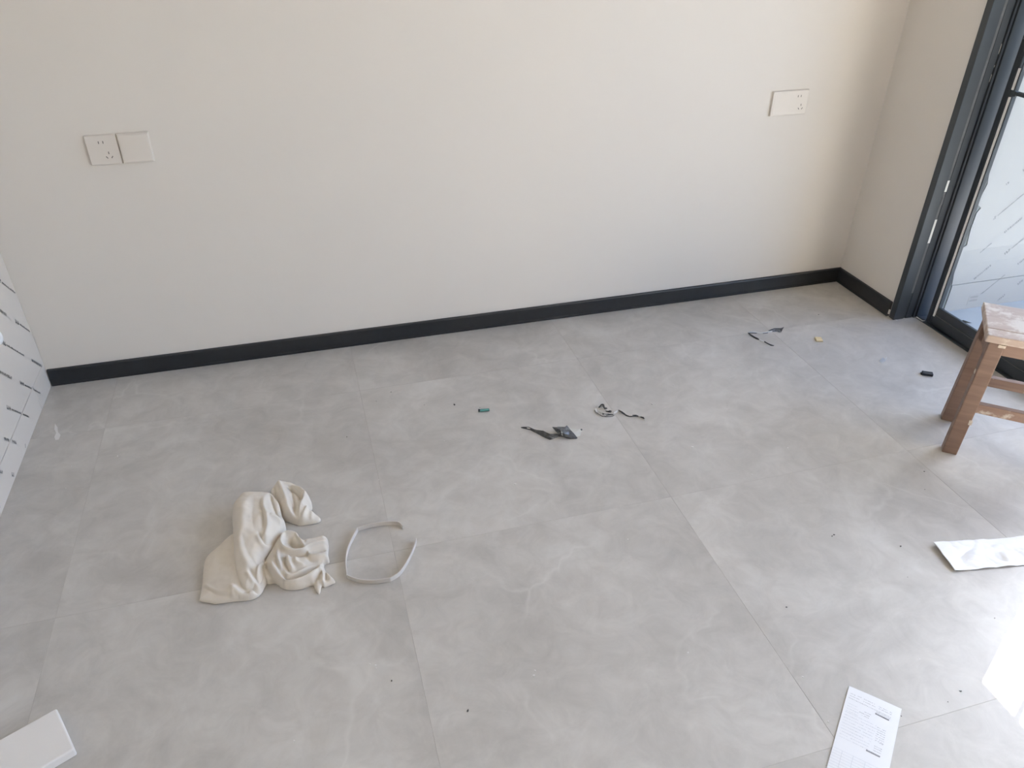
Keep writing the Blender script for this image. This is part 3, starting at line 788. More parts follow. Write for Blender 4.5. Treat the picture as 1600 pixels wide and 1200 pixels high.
# ---------------------------------------------------------------- white foam block, paper and printed leaflet
fo = [(0.2638, -1.3295, 0.022), (0.3172, -1.4321, 0.022), (0.1727, -1.3738, 0.022)]
a, b, c = Vector(fo[0]), Vector(fo[1]), Vector(fo[2])   # end corners (far, near) and a point along the far edge
dirn = (c-a); dirn.z = 0; dirn.normalize()
wv_ = b-a; wv_.z = 0
wd = abs(wv_.dot(Vector((-dirn.y, dirn.x, 0))))
bm = bmesh.new()
box(bm, (0, 0, 0.0005), (0.30, wd, 0.022), 0.0035, 3)
o = from_bm('foam_block', bm, 'foam', None, False)
o.rotation_euler = (0, 0, math.atan2(dirn.y, dirn.x))
o.location = (a.x, a.y, 0)
tag(o, 'white foam block lying on the floor in the lower left corner', 'foam block')

pa = [Vector(p) for p in [(2.3096, -1.4093, 0.004), (2.6071, -1.4531, 0.003), (2.5641, -1.5433, 0.003), (2.2965, -1.5005, 0.002)]]   # TL, TR, BR, BL
N1, N2 = 110, 60
VV, FF = [], []
for i in range(N1+1):
    for j in range(N2+1):
        u, v = i/N1, j/N2
        p = (pa[0]*(1-u)+pa[1]*u)*(1-v)+(pa[3]*(1-u)+pa[2]*u)*v
        q = Vector((p.x*30, p.y*30, 2.2))
        cell_ = mnoise.cell(Vector((p.x*24, p.y*24, 1)))
        fine = max(0, 0.10-abs(mnoise.noise(Vector((p.x*42, p.y*55, 7)))))*0.0045 + max(0, 0.08-abs(mnoise.noise(Vector((p.x*75+3, p.y*70, 2)))))*0.003
        cr = fine + 0.8*abs(mnoise.noise(Vector((p.x*34, p.y*34, 9))))*0.003 + abs(mnoise.noise(Vector((p.x*16+4, p.y*22, 3))))*0.007
        lift = 0.010*max(0, 1-u*7)*(1-0.55*v) + 0.004*math.sin(u*7.0)*(1-v)*0.6
        VV.append((p.x, p.y, 0.0016+max(0, cr+lift)*min(1, 0.35+u*3)+lift*0.6))
for i in range(N1):
    for j in range(N2):
        k = i*(N2+1)+j
        FF.append((k, k+1, k+N2+2, k+N2+1))
me = bpy.data.meshes.new('paper_sheet'); me.from_pydata(VV, [], FF)
bm = bmesh.new(); bm.from_mesh(me); bmesh.ops.recalc_face_normals(bm, faces=bm.faces[:])
bmesh.ops.solidify(bm, geom=bm.faces[:], thickness=0.0004)
o = from_bm('paper_sheet', bm, 'paper', None, True)
tag(o, 'blank crumpled white paper sheet on the floor at the right edge', 'paper')

D0, D1, D2 = [Vector(p) for p in [(1.8467, -1.7068, 0.0027), (1.9167, -1.7822, 0.0027), (1.6912, -1.8463, 0.0027)]]    # far-left, far-right, and near-left direction point
ux = D1-D0; ux.z = 0; dw = ux.length; ux.normalize()
vy = D2-D0; vy.z = 0; vy = vy - ux*vy.dot(ux); vy.normalize()
DL = 0.212
leaflet = tag(empty('printed_leaflet', (D0.x, D0.y, 0)), 'folded white leaflet with grey printed text and two dark headings on the floor', 'leaflet')
leaflet.rotation_euler = (0, 0, math.atan2(ux.y, ux.x))
def doc_pt(u, v, z):      # u across, v toward the viewer; local y is -v
    return (u, -v, z + 0.0018*math.sin(min(1, max(0, u/dw))*math.pi)*0.4)
def doc_sheet(name, z, t, inset):
    bm = bmesh.new(); g = []
    for i in range(13):
        for j in range(5):
            g.append(bm.verts.new(doc_pt(inset+(dw-2*inset)*i/12, inset+(DL-2*inset)*j/4, z)))
    for i in range(12):
        for j in range(4):
            k = i*5+j
            bm.faces.new((g[k], g[k+1], g[k+6], g[k+5]))
    bmesh.ops.recalc_face_normals(bm, faces=bm.faces[:])
    for f in bm.faces:
        if f.normal.z < 0: f.normal_flip()
    bmesh.ops.solidify(bm, geom=bm.faces[:], thickness=t)
    return from_bm(name, bm, 'doc', leaflet)
doc_sheet('under_fold', 0.0012, 0.0006, 0.0012)
doc_sheet('top_fold', 0.0024, 0.0007, 0.0)
rk = random.Random(21)
def text_row(pol, a, b, h, fill=0.62, wmin=.0006, wmax=.0017):
    a, b = Vector(a).to_2d(), Vector(b).to_2d()
    L = (b-a).length; t = (b-a)/L; n_ = Vector((-t.y, t.x))
    s = 0
    while s < L:
        w = rk.uniform(wmin, wmax)
        if rk.random() < 0.93:
            l0, h0 = rk.uniform(-h*.5, -h*.1), rk.uniform(h*.1, h*.5)
            pol.append([doc_pt(p.x, -p.y, 0.0027) for p in (a+t*s+n_*l0, a+t*(s+w)+n_*l0, a+t*(s+w)+n_*h0, a+t*s+n_*h0)])
        s += w/fill
def line_row(pol, a, b, h):
    a, b = Vector(a).to_2d(), Vector(b).to_2d()
    t = (b-a).normalized(); n_ = Vector((-t.y, t.x))*h/2
    N = 6
    for k in range(N):
        p, q = a.lerp(b, k/N), a.lerp(b, (k+1)/N)
        pol.append([doc_pt(w.x, -w.y, 0.0027) for w in (p-n_, q-n_, q+n_, p+n_)])
mid, pale, dark, white = [], [], [], []
for a, b, k in [((0.0059, -0.017), (0.0152, -0.0175), 't'), ((0.0199, -0.0167), (0.0278, -0.0171), 't'), ((0.0323, -0.0174), (0.0547, -0.0186), 't'), ((0.0611, -0.0196), (0.0867, -0.0209), 't'), ((0.0059, -0.023), (0.0161, -0.0235), 't'), ((0.0187, -0.0235), (0.0275, -0.0239), 't'), ((0.0324, -0.0234), (0.0557, -0.0245), 't'), ((0.0603, -0.0244), (0.0866, -0.0256), 't'), ((0.0048, -0.0294), (0.0871, -0.0333), 't'), ((0.0591, -0.0352), (0.0868, -0.0365), 't'), ((0.0584, -0.0399), (0.0848, -0.0411), 'b'), ((0.0388, -0.0477), (0.0513, -0.0482), 't'), ((0.0297, -0.0528), (0.0507, -0.0537), 't'), ((0.0353, -0.0582), (0.0493, -0.0587), 't'), ((0.006, -0.0432), (0.025, -0.0441), 'p'), ((0.0058, -0.0497), (0.0262, -0.0506), 'p'), ((0.0056, -0.0563), (0.0275, -0.0571), 'p'), ((0.0055, -0.0627), (0.0287, -0.0636), 'p'), ((0.005, -0.0662), (0.0647, -0.0684), 'p'), ((0.0051, -0.0733), (0.0641, -0.0755), 'p'), ((0.005, -0.0804), (0.0635, -0.0824), 'p'), ((0.0051, -0.0876), (0.0629, -0.0894), 'p'), ((0.0051, -0.0946), (0.0623, -0.0962), 'p'), ((0.0051, -0.1015), (0.0617, -0.103), 'p'), ((0.0052, -0.1084), (0.0611, -0.1098), 'p'), ((0.0051, -0.1153), (0.0604, -0.1166), 'p'), ((0.0052, -0.1221), (0.0598, -0.1232), 'p'), ((0.0052, -0.1289), (0.0592, -0.1299), 'p'), ((0.0665, -0.0701), (0.0835, -0.0707), 't'), ((0.0668, -0.0754), (0.0836, -0.0759), 't'), ((0.0671, -0.0806), (0.0837, -0.0812), 't'), ((0.0674, -0.0859), (0.0838, -0.0864), 't'), ((0.0677, -0.0911), (0.0839, -0.0916), 't'), ((0.068, -0.0963), (0.084, -0.0968), 't'), ((0.0683, -0.1015), (0.084, -0.1019), 't'), ((0.0767, -0.1038), (0.0834, -0.1039), 't'), ((0.0696, -0.1149), (0.0837, -0.1153), 't'), ((0.0698, -0.1198), (0.0838, -0.12), 't'), ((0.0693, -0.1258), (0.0833, -0.126), 't'), ((0.0573, -0.1327), (0.0828, -0.1332), 'b'), ((-0.0014, -0.1583), (0.0989, -0.1594), 'l'), ((-0.0016, -0.1647), (0.0987, -0.1656), 'l'), ((-0.0019, -0.1711), (0.0986, -0.1718), 'l'), ((-0.0023, -0.1773), (0.0985, -0.1779), 'l'), ((-0.0025, -0.1836), (0.0983, -0.1839), 'l'), ((-0.0029, -0.1899), (0.0981, -0.19), 'l'), ((-0.0031, -0.196), (0.098, -0.196), 'l'), ((-0.0035, -0.2023), (0.0979, -0.2021), 'l'), ((-0.0037, -0.2084), (0.0977, -0.2079), 'l'), ((0.0182, -0.158), (0.0182, -0.218), 'l'), ((0.0384, -0.1581), (0.0384, -0.2181), 'l'), ((0.0606, -0.1596), (0.0606, -0.2196), 'l')]:
    if k == 't': text_row(mid, a, b, 0.0017)
    elif k == 'p': text_row(pale, a, b, 0.0015, 0.8, .001, .004)
    elif k == 'l': line_row(pale, a, b, 0.0005)
    elif k == 'b':
        line_row(dark, a, b, 0.0034)
for pol, nm, mt in ((mid, 'printed_text', 'ink'), (pale, 'small_print', 'ink_pale'), (dark, 'heading_bar', 'ink_dark')):
    o = quads(nm, pol, mt, leaflet); o['kind'] = 'stuff'
hd = []
for a, b, k in [((0.0059, -0.017), (0.0152, -0.0175), 't'), ((0.0199, -0.0167), (0.0278, -0.0171), 't'), ((0.0323, -0.0174), (0.0547, -0.0186), 't'), ((0.0611, -0.0196), (0.0867, -0.0209), 't'), ((0.0059, -0.023), (0.0161, -0.0235), 't'), ((0.0187, -0.0235), (0.0275, -0.0239), 't'), ((0.0324, -0.0234), (0.0557, -0.0245), 't'), ((0.0603, -0.0244), (0.0866, -0.0256), 't'), ((0.0048, -0.0294), (0.0871, -0.0333), 't'), ((0.0591, -0.0352), (0.0868, -0.0365), 't'), ((0.0584, -0.0399), (0.0848, -0.0411), 'b'), ((0.0388, -0.0477), (0.0513, -0.0482), 't'), ((0.0297, -0.0528), (0.0507, -0.0537), 't'), ((0.0353, -0.0582), (0.0493, -0.0587), 't'), ((0.006, -0.0432), (0.025, -0.0441), 'p'), ((0.0058, -0.0497), (0.0262, -0.0506), 'p'), ((0.0056, -0.0563), (0.0275, -0.0571), 'p'), ((0.0055, -0.0627), (0.0287, -0.0636), 'p'), ((0.005, -0.0662), (0.0647, -0.0684), 'p'), ((0.0051, -0.0733), (0.0641, -0.0755), 'p'), ((0.005, -0.0804), (0.0635, -0.0824), 'p'), ((0.0051, -0.0876), (0.0629, -0.0894), 'p'), ((0.0051, -0.0946), (0.0623, -0.0962), 'p'), ((0.0051, -0.1015), (0.0617, -0.103), 'p'), ((0.0052, -0.1084), (0.0611, -0.1098), 'p'), ((0.0051, -0.1153), (0.0604, -0.1166), 'p'), ((0.0052, -0.1221), (0.0598, -0.1232), 'p'), ((0.0052, -0.1289), (0.0592, -0.1299), 'p'), ((0.0665, -0.0701), (0.0835, -0.0707), 't'), ((0.0668, -0.0754), (0.0836, -0.0759), 't'), ((0.0671, -0.0806), (0.0837, -0.0812), 't'), ((0.0674, -0.0859), (0.0838, -0.0864), 't'), ((0.0677, -0.0911), (0.0839, -0.0916), 't'), ((0.068, -0.0963), (0.084, -0.0968), 't'), ((0.0683, -0.1015), (0.084, -0.1019), 't'), ((0.0767, -0.1038), (0.0834, -0.1039), 't'), ((0.0696, -0.1149), (0.0837, -0.1153), 't'), ((0.0698, -0.1198), (0.0838, -0.12), 't'), ((0.0693, -0.1258), (0.0833, -0.126), 't'), ((0.0573, -0.1327), (0.0828, -0.1332), 'b'), ((-0.0014, -0.1583), (0.0989, -0.1594), 'l'), ((-0.0016, -0.1647), (0.0987, -0.1656), 'l'), ((-0.0019, -0.1711), (0.0986, -0.1718), 'l'), ((-0.0023, -0.1773), (0.0985, -0.1779), 'l'), ((-0.0025, -0.1836), (0.0983, -0.1839), 'l'), ((-0.0029, -0.1899), (0.0981, -0.19), 'l'), ((-0.0031, -0.196), (0.098, -0.196), 'l'), ((-0.0035, -0.2023), (0.0979, -0.2021), 'l'), ((-0.0037, -0.2084), (0.0977, -0.2079), 'l'), ((0.0182, -0.158), (0.0182, -0.218), 'l'), ((0.0384, -0.1581), (0.0384, -0.2181), 'l'), ((0.0606, -0.1596), (0.0606, -0.2196), 'l')]:
    if k == 'b':
        a, b = Vector(a).to_2d(), Vector(b).to_2d()
        t = (b-a).normalized(); n_ = Vector((-t.y, t.x)); s = 0.0012; L = (b-a).length-0.001
        while s < L:
            w = rk.uniform(.0007, .0014)
            hd.append([(p.x, p.y, 0.0030+0.0008) for p in (a+t*s-n_*.0009, a+t*(s+w)-n_*.0009, a+t*(s+w)+n_*.0009, a+t*s+n_*.0009)])
            s += w+.0007
quads('heading_text', hd, 'ink_pale', leaflet)['kind'] = 'stuff'

# ---------------------------------------------------------------- scraps of plastic film
def film(name, chains, polys, label):
    # ribbons given as pairs of edge lines (upper, lower), and flat torn pieces given as point fans
    bm = bmesh.new()
    for A, B, mi in chains:
        n = max(len(A), len(B))*3
        def samp(C):
            C = np.array(C); t = np.linspace(0, len(C)-1, n); k = np.minimum(t.astype(int), len(C)-2)
            return C[k]+(C[k+1]-C[k])*(t-k)[:, None]
        a, b = samp(A), samp(B)
        va = [bm.verts.new(p) for p in a]
        vm = [bm.verts.new((p+q)/2+np.array((0, 0, 0.0012))) for p, q in zip(a, b)]
        vb = [bm.verts.new(p) for p in b]
        for i in range(n-1):
            for u, w in ((va, vm), (vm, vb)):
                f = bm.faces.new((u[i], w[i], w[i+1], u[i+1])); f.material_index = mi
    for c, rim, mi in polys:
        vc = bm.verts.new(c); vr = [bm.verts.new(p) for p in rim]
        for i in range(len(vr)):
            f = bm.faces.new((vc, vr[i], vr[(i+1) % len(vr)])); f.material_index = mi[i % len(mi)]
    bmesh.ops.recalc_face_normals(bm, faces=bm.faces[:])
    for f in bm.faces:
        if f.normal.z < 0:
            f.normal_flip()
    bmesh.ops.solidify(bm, geom=bm.faces[:], thickness=0.0005)
    for v in bm.verts:
        v.co.z = max(v.co.z, 0.0006)
    return tag(from_bm(name, bm, ['dark_film', 'white_film', 'dusty_film']), label, 'film scrap')

film('film_strip', [([(2.5742, -0.3103, 0.007), (2.5606, -0.3137, 0.006), (2.5453, -0.3126, 0.007), (2.5336, -0.3094, 0.007), (2.5187, -0.3119, 0.006), (2.5061, -0.3123, 0.003)], [(2.5443, -0.338, 0.001), (2.5538, -0.319, 0.003), (2.5436, -0.3163, 0.004), (2.5317, -0.3135, 0.004), (2.5191, -0.3166, 0.003), (2.5066, -0.3164, 0.002)], 0), ([(2.5544, -0.3192, 0.003), (2.5373, -0.3156, 0.004), (2.52, -0.3174, 0.003)], [(2.5436, -0.3349, 0.0008), (2.5325, -0.3243, 0.0008), (2.5181, -0.3234, 0.0008)], 2), ([(2.52, -0.3174, 0.003), (2.5105, -0.3173, 0.003), (2.5011, -0.3172, 0.003)], [(2.5181, -0.3234, 0.0008), (2.5089, -0.3229, 0.0008), (2.4988, -0.3239, 0.0008)], 1), ([(2.5041, -0.3205, 0.005), (2.4918, -0.321, 0.004), (2.4782, -0.3211, 0.004), (2.4699, -0.3177, 0.002), (2.4577, -0.3083, 0.003), (2.4417, -0.3051, 0.005), (2.4249, -0.3081, 0.006)], [(2.4995, -0.3228, 0.0008), (2.4909, -0.3235, 0.0008), (2.4781, -0.3225, 0.0008), (2.4671, -0.3227, 0.0008), (2.4553, -0.3132, 0.0008), (2.4408, -0.308, 0.0008), (2.4263, -0.3053, 0.0008)], 1), ([(2.4574, -0.3141, 0.001), (2.4406, -0.3083, 0.001), (2.4272, -0.3059, 0.001)], [(2.4544, -0.3192, 0.0008), (2.4379, -0.313, 0.0008), (2.4243, -0.3097, 0.0008)], 0), ([(2.4993, -0.3231, 0.001), (2.4907, -0.3238, 0.001), (2.4778, -0.3228, 0.001)], [(2.4971, -0.3267, 0.0008), (2.4883, -0.3278, 0.0008), (2.4757, -0.3263, 0.0008)], 0), ([(2.4208, -0.3095, 0.006), (2.4243, -0.3229, 0.006), (2.4287, -0.3427, 0.006), (2.4356, -0.3538, 0.005), (2.4397, -0.3631, 0.003)], [(2.4202, -0.3138, 0.003), (2.4231, -0.3244, 0.0008), (2.4259, -0.3424, 0.0008), (2.4299, -0.3558, 0.0008), (2.4363, -0.3629, 0.0008)], 0), ([(2.44, -0.3628, 0.0025), (2.4496, -0.38, 0.0025)], [(2.4329, -0.3663, 0.0008), (2.445, -0.3842, 0.0008)], 1), ([(2.4481, -0.3816, 0.005), (2.4518, -0.3995, 0.005), (2.4608, -0.4109, 0.004), (2.4706, -0.4143, 0.001)], [(2.4469, -0.3828, 0.0008), (2.4515, -0.3991, 0.0008), (2.4562, -0.413, 0.0008), (2.4647, -0.4163, 0.0008)], 0)], [], 'thin black and white plastic film strip bent into a V near the right corner')
film('film_strip', [([(1.7071, -0.615, 0.006), (1.7161, -0.6102, 0.012), (1.7209, -0.6114, 0.014), (1.7262, -0.6138, 0.013), (1.722, -0.6299, 0.011)], [(1.7148, -0.6115, 0.003), (1.7203, -0.6107, 0.008), (1.7207, -0.6146, 0.009), (1.7193, -0.6182, 0.009), (1.7199, -0.6312, 0.006)], 0), ([(1.7237, -0.6264, 0.008), (1.7272, -0.6281, 0.01), (1.7318, -0.6295, 0.007)], [(1.7234, -0.625, 0.0008), (1.7284, -0.6263, 0.0008), (1.732, -0.6257, 0.0008)], 0), ([(1.7155, -0.6127, 0.006), (1.7184, -0.6231, 0.005), (1.7216, -0.6282, 0.004)], [(1.7163, -0.6129, 0.0008), (1.7182, -0.6208, 0.0008), (1.7209, -0.6261, 0.0008)], 1), ([(1.7207, -0.6363, 0.005), (1.728, -0.6432, 0.006), (1.7338, -0.6451, 0.009), (1.7405, -0.6455, 0.006)], [(1.7238, -0.6379, 0.0008), (1.7306, -0.6448, 0.0008), (1.7351, -0.6471, 0.0008), (1.739, -0.6459, 0.0008)], 0), ([(1.6934, -0.6209, 0.004), (1.6902, -0.6306, 0.005), (1.6923, -0.6377, 0.004)], [(1.7001, -0.6146, 0.0008), (1.6974, -0.6242, 0.0008), (1.6969, -0.6327, 0.0008)], 1), ([(1.6899, -0.6245, 0.004), (1.6889, -0.6361, 0.004), (1.6956, -0.6469, 0.003), (1.7016, -0.6591, 0.003), (1.7097, -0.6625, 0.003), (1.724, -0.6675, 0.003), (1.7345, -0.6682, 0.003), (1.7427, -0.6634, 0.002)], [(1.6924, -0.624, 0.0008), (1.691, -0.6365, 0.0008), (1.6969, -0.649, 0.0008), (1.7025, -0.6607, 0.0008), (1.7115, -0.6654, 0.0008), (1.7238, -0.6683, 0.0008), (1.7343, -0.6692, 0.0008), (1.7411, -0.6657, 0.0008)], 2), ([(1.7008, -0.6259, 0.006), (1.7069, -0.6417, 0.006), (1.7173, -0.6498, 0.006), (1.7281, -0.6566, 0.006), (1.7398, -0.6584, 0.003)], [(1.6985, -0.6382, 0.0008), (1.7059, -0.652, 0.0008), (1.7147, -0.6573, 0.0008), (1.7289, -0.6556, 0.0008), (1.7387, -0.6583, 0.0008)], 1), ([(1.7038, -0.6523, 0.0095), (1.7131, -0.6597, 0.009), (1.7238, -0.6601, 0.008)], [(1.705, -0.6531, 0.008), (1.7125, -0.6615, 0.008), (1.7234, -0.6613, 0.007)], 2), ([(1.7147, -0.6629, 0.007), (1.7254, -0.6628, 0.008), (1.7362, -0.6651, 0.006)], [(1.7135, -0.6631, 0.004), (1.7249, -0.665, 0.004), (1.738, -0.6663, 0.003)], 0), ([(1.7415, -0.6542, 0.004), (1.7499, -0.6501, 0.005), (1.7625, -0.6459, 0.006)], [(1.7448, -0.6566, 0.0008), (1.7547, -0.6526, 0.0008), (1.7648, -0.644, 0.0008)], 1), ([(1.7627, -0.6468, 0.007), (1.7695, -0.6584, 0.007), (1.7745, -0.6694, 0.006), (1.7777, -0.6781, 0.005), (1.7848, -0.6842, 0.004), (1.7936, -0.686, 0.004)], [(1.7642, -0.6445, 0.0008), (1.7683, -0.6593, 0.0008), (1.7726, -0.6718, 0.0008), (1.7762, -0.6795, 0.0008), (1.7845, -0.6856, 0.0008), (1.7932, -0.6875, 0.0008)], 0), ([(1.7943, -0.6839, 0.006), (1.8043, -0.6886, 0.008), (1.8107, -0.6931, 0.006)], [(1.7932, -0.6875, 0.0008), (1.8049, -0.6888, 0.0008), (1.812, -0.6914, 0.0008)], 2), ([(1.7969, -0.6896, 0.009), (1.8038, -0.6923, 0.01), (1.8092, -0.6961, 0.008)], [(1.7973, -0.6921, 0.008), (1.8027, -0.6954, 0.008), (1.8087, -0.6974, 0.007)], 0), ([(1.8107, -0.6931, 0.006), (1.8167, -0.6981, 0.006)], [(1.812, -0.6914, 0.0008), (1.8183, -0.6956, 0.0008)], 1), ([(1.8158, -0.6977, 0.006), (1.8225, -0.706, 0.008), (1.8238, -0.7112, 0.006)], [(1.8168, -0.6961, 0.0008), (1.8208, -0.7023, 0.0008), (1.8251, -0.7075, 0.0008)], 0), ([(1.8252, -0.7089, 0.003), (1.8246, -0.7158, 0.001)], [(1.8237, -0.7075, 0.0008), (1.8207, -0.7184, 0.0008)], 1)], [], 'curled grey and black plastic film strip with a wavy tail on the middle floor')
film('torn_film', [([(1.4375, -0.6467, 0.002), (1.4466, -0.6524, 0.006), (1.4596, -0.6593, 0.008), (1.4757, -0.6776, 0.007), (1.4949, -0.6953, 0.012)], [(1.4389, -0.6505, 0.0008), (1.4484, -0.6581, 0.0008), (1.4613, -0.6678, 0.0008), (1.4734, -0.6854, 0.0008), (1.4856, -0.7046, 0.0008)], 0), ([(1.4512, -0.6648, 0.011), (1.4572, -0.667, 0.011), (1.461, -0.6708, 0.01)], [(1.4522, -0.667, 0.009), (1.4563, -0.67, 0.009), (1.4606, -0.6723, 0.009)], 1), ([(1.4938, -0.6936, 0.012), (1.5084, -0.7154, 0.012), (1.531, -0.7175, 0.01), (1.5367, -0.7204, 0.008)], [(1.4856, -0.7046, 0.0008), (1.4958, -0.7195, 0.0008), (1.5066, -0.7319, 0.0008), (1.5326, -0.7235, 0.0008)], 0), ([(1.501, -0.7227, 0.011), (1.5082, -0.7261, 0.01), (1.5166, -0.731, 0.007)], [(1.5007, -0.724, 0.009), (1.5073, -0.729, 0.008), (1.5141, -0.7335, 0.006)], 2), ([(1.5345, -0.7171, 0.008), (1.5499, -0.7308, 0.007), (1.5657, -0.7432, 0.004), (1.5883, -0.7462, 0.003)], [(1.5317, -0.7214, 0.0008), (1.5454, -0.7252, 0.0008), (1.5615, -0.7412, 0.0008), (1.5861, -0.7472, 0.0008)], 0)], [((1.5445, -0.7255, 0.02), [(1.5269, -0.6844, 0.012), (1.5361, -0.6964, 0.018), (1.545, -0.6905, 0.014), (1.5637, -0.6993, 0.016), (1.5687, -0.7013, 0.022), (1.5739, -0.6985, 0.014), (1.5768, -0.7153, 0.012), (1.582, -0.7248, 0.008), (1.5888, -0.745, 0.002), (1.5657, -0.7432, 0.004), (1.5497, -0.7313, 0.007), (1.5367, -0.7204, 0.008), (1.5313, -0.7067, 0.01)], [0, 0, 2, 0, 0, 2, 0, 0, 0, 2, 0, 2, 0]), ((1.5371, -0.7127, 0.022), [(1.5287, -0.6937, 0.016), (1.5351, -0.7039, 0.021), (1.5437, -0.7131, 0.021), (1.5355, -0.7134, 0.015)], [2, 0, 2, 0]), ((1.5475, -0.7359, 0.021), [(1.5418, -0.7235, 0.021), (1.5554, -0.7177, 0.022), (1.5661, -0.726, 0.016), (1.5685, -0.7346, 0.008), (1.5508, -0.7325, 0.01)], [2, 2, 0, 2, 0]), ((1.54, -0.7379, 0.024), [(1.5421, -0.7249, 0.022), (1.5445, -0.7324, 0.022), (1.5454, -0.7337, 0.01), (1.541, -0.7339, 0.015)], [1, 2]), ((1.59, -0.7216, 0.006), [(1.5798, -0.6981, 0.006), (1.5927, -0.7092, 0.008), (1.6097, -0.7133, 0.01), (1.6123, -0.7182, 0.008), (1.6, -0.7365, 0.001), (1.5872, -0.737, 0.001), (1.5824, -0.7195, 0.006)], [1]), ((1.6091, -0.7215, 0.013), [(1.6075, -0.7169, 0.01), (1.6099, -0.719, 0.014), (1.6126, -0.7211, 0.012), (1.6111, -0.7214, 0.008)], [0])], 'torn crumpled dark grey plastic film scrap with a pointed tail on the middle floor')

# ---------------------------------------------------------------- small bits on the floor
def bit(name, loc, size, rz, mat, label, cat, bevel=0.0008, extra=None):
    bm = bmesh.new()
    box(bm, (-size[0]/2, -size[1]/2, 0.0006), (size[0]/2, size[1]/2, size[2]), bevel, 2)
    if extra:
        for lo, hi in extra:
            box(bm, lo, hi, bevel*0.5, 1)
    o = from_bm(name, bm, mat)
    o.location = (loc[0], loc[1], 0); o.rotation_euler = (0, 0, rz)
    return tag(o, label, cat)
bit('wood_chip', (2.6502, -0.422, 0.004), (0.023, 0.028, 0.006), -0.35, 'chip', 'small pale yellow wood chip on the floor near the right corner', 'chip')
bit('plastic_clip', (2.8685, -0.7288, 0.005), (0.034, 0.018, 0.010), -0.55, 'jet', 'small black plastic clip on the floor left of the stool', 'clip', 0.001, [((-0.021, -0.006, 0.0006), (-0.016, 0.005, 0.005)), ((-0.012, 0.008, 0.0006), (0.004, 0.012, 0.006))])
bm = bmesh.new()
bmesh.ops.create_cone(bm, cap_ends=True, segments=14, radius1=0.0042, radius2=0.0042, depth=0.030)
for v in bm.verts: v.co = Vector((v.co.z, v.co.x, v.co.y+0.0050))
o = from_bm('wall_plug', bm, 'teal', None)
o.location = tuple((1.3514, -0.5327, 0.003)[:2]) + (0,); o.rotation_euler = (0, 0, -0.10)
tag(o, 'tiny teal plastic tube with a dark end on the middle floor', 'plastic tube')
bm = bmesh.new()
bmesh.ops.create_cone(bm, cap_ends=True, segments=14, radius1=0.0048, radius2=0.0040, depth=0.006)
for v in bm.verts: v.co = Vector((v.co.z-0.0170, v.co.x, v.co.y+0.0054))
e_ = from_bm('end_cap', bm, 'jet', o); e_['label'] = 'dark end of the tube'
bm = bmesh.new()
cs = [Vector(p) for p in [(2.7644, -0.6112, 0.001), (2.7931, -0.5961, 0.006), (2.79, -0.6155, 0.002), (2.7697, -0.6215, 0.001), (2.8092, -0.5961, 0.006)]]
vs = [bm.verts.new(c) for c in cs]
bm.faces.new(vs[:3]); bm.faces.new([vs[0], vs[2], vs[3]]); bm.faces.new([vs[2], vs[4], vs[3]])
bmesh.ops.solidify(bm, geom=bm.faces[:], thickness=0.0005)
tag(from_bm('film_flake', bm, 'scrap'), 'small clear film flake on the floor between the wood chip and black clip', 'film flake')

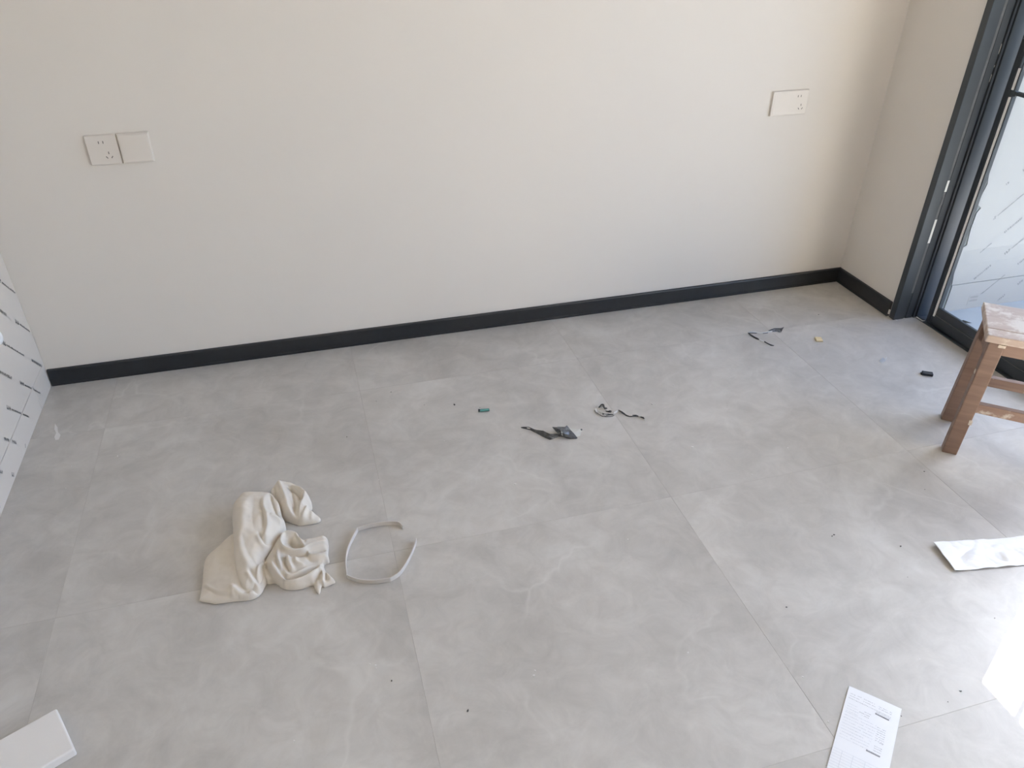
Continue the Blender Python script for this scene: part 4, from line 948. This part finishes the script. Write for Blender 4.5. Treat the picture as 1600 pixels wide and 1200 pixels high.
def crumbs(name, pts, mat, label):
    r = random.Random(len(pts))
    bm = bmesh.new()
    for x, y, s in pts:
        g = bmesh.ops.create_icosphere(bm, subdivisions=1, radius=1.0)
        a = r.uniform(0, 3)
        for v in g['verts']:
            c = Vector((v.co.x*s*r.uniform(.8, 1.4), v.co.y*s*.7, v.co.z*s*.45))
            c.rotate(Matrix.Rotation(a, 3, 'Z'))
            v.co = Vector((x, y, s*0.46)) + c
    o = from_bm(name, bm, mat)
    o['kind'] = 'stuff'
    return tag(o, label, 'debris')
crumbs('plaster_crumbs', [(0.2623, -0.467, 0.003), (0.1417, -0.482, 0.0015), (0.1439, -0.5804, 0.0015), (1.3478, -0.8981, 0.00375), (2.0103, -1.0391, 0.003), (2.1384, -1.0241, 0.0022500000000000003), (1.5674, -1.1818, 0.0022500000000000003), (0.8826, -1.3797, 0.0022500000000000003), (0.8941, -1.3863, 0.002625), (0.8946, -1.3931, 0.0015), (1.2147, -1.5026, 0.003), (1.2211, -1.4912, 0.0022500000000000003), (1.5583, -1.5383, 0.0022500000000000003), (1.7655, -1.6603, 0.0022500000000000003), (1.7552, -1.7655, 0.0022500000000000003), (1.363, -0.6693, 0.0015), (1.3661, -0.6802, 0.0015), (1.9775, -0.384, 0.0015), (1.8828, -0.64, 0.00375), (1.9985, -0.5553, 0.003), (2.5833, -0.1055, 0.003), (2.5816, -0.3862, 0.0022500000000000003), (0.9829, -0.7769, 0.0015), (1.1965, -0.6496, 0.0015), (0.7177, -1.5169, 0.0022500000000000003), (2.1788, -0.9574, 0.0022500000000000003), (0.0274, -0.6519, 0.0022500000000000003), (1.905, -0.8783, 0.00375), (2.0383, -1.69, 0.0015)], 'dust', 'scattered tiny white plaster crumbs on the grey floor')
crumbs('dirt_crumbs', [(2.7668, -0.2507, 0.003), (2.2282, -1.3919, 0.003), (2.0893, -1.3105, 0.003), (2.0817, -1.3132, 0.0022500000000000003), (1.8379, -1.4858, 0.0022500000000000003), (0.9217, -1.4334, 0.0022500000000000003), (1.0607, -1.5454, 0.003), (1.2664, -0.4735, 0.0045000000000000005), (1.0809, -0.3458, 0.0022500000000000003), (1.0273, -0.3849, 0.0015), (1.3424, -0.5093, 0.0015), (1.1732, -0.4477, 0.0015), (2.283, -1.6431, 0.0015), (2.4957, -1.1592, 0.0022500000000000003), (2.1746, -1.4839, 0.0011250000000000001), (2.0213, -1.7937, 0.0015), (2.0671, -1.7801, 0.0015), (1.9062, -1.7946, 0.0015), (2.0645, -1.7794, 0.0015), (2.4427, -1.2248, 0.0015), (0.9163, -0.5523, 0.0022500000000000003)], 'dirt', 'scattered tiny dark dirt crumbs on the grey floor')
def smear(name, pts, mat, label):
    bm = bmesh.new()
    n = len(pts)//2
    vs = [bm.verts.new((x, y, 0.0009)) for x, y, z in pts]
    bm.faces.new(vs)
    bmesh.ops.triangulate(bm, faces=bm.faces[:])
    o = from_bm(name, bm, mat)
    return tag(o, label, 'stain')
smear('plaster_smear', [(0.0539, -0.2424, 0.0), (0.0655, -0.2663, -0.0), (0.0726, -0.2953, 0.0), (0.0826, -0.3114, 0.0), (0.0814, -0.3342, 0.0), (0.0728, -0.3351, 0.0), (0.0659, -0.3168, 0.0), (0.0676, -0.2973, 0.0), (0.0581, -0.2744, 0.0)], 'smear_mat' if 'smear_mat' in MAT else 'dust', 'dried pale plaster smear on the floor by the left panel')
bpy.context.view_layer.update()
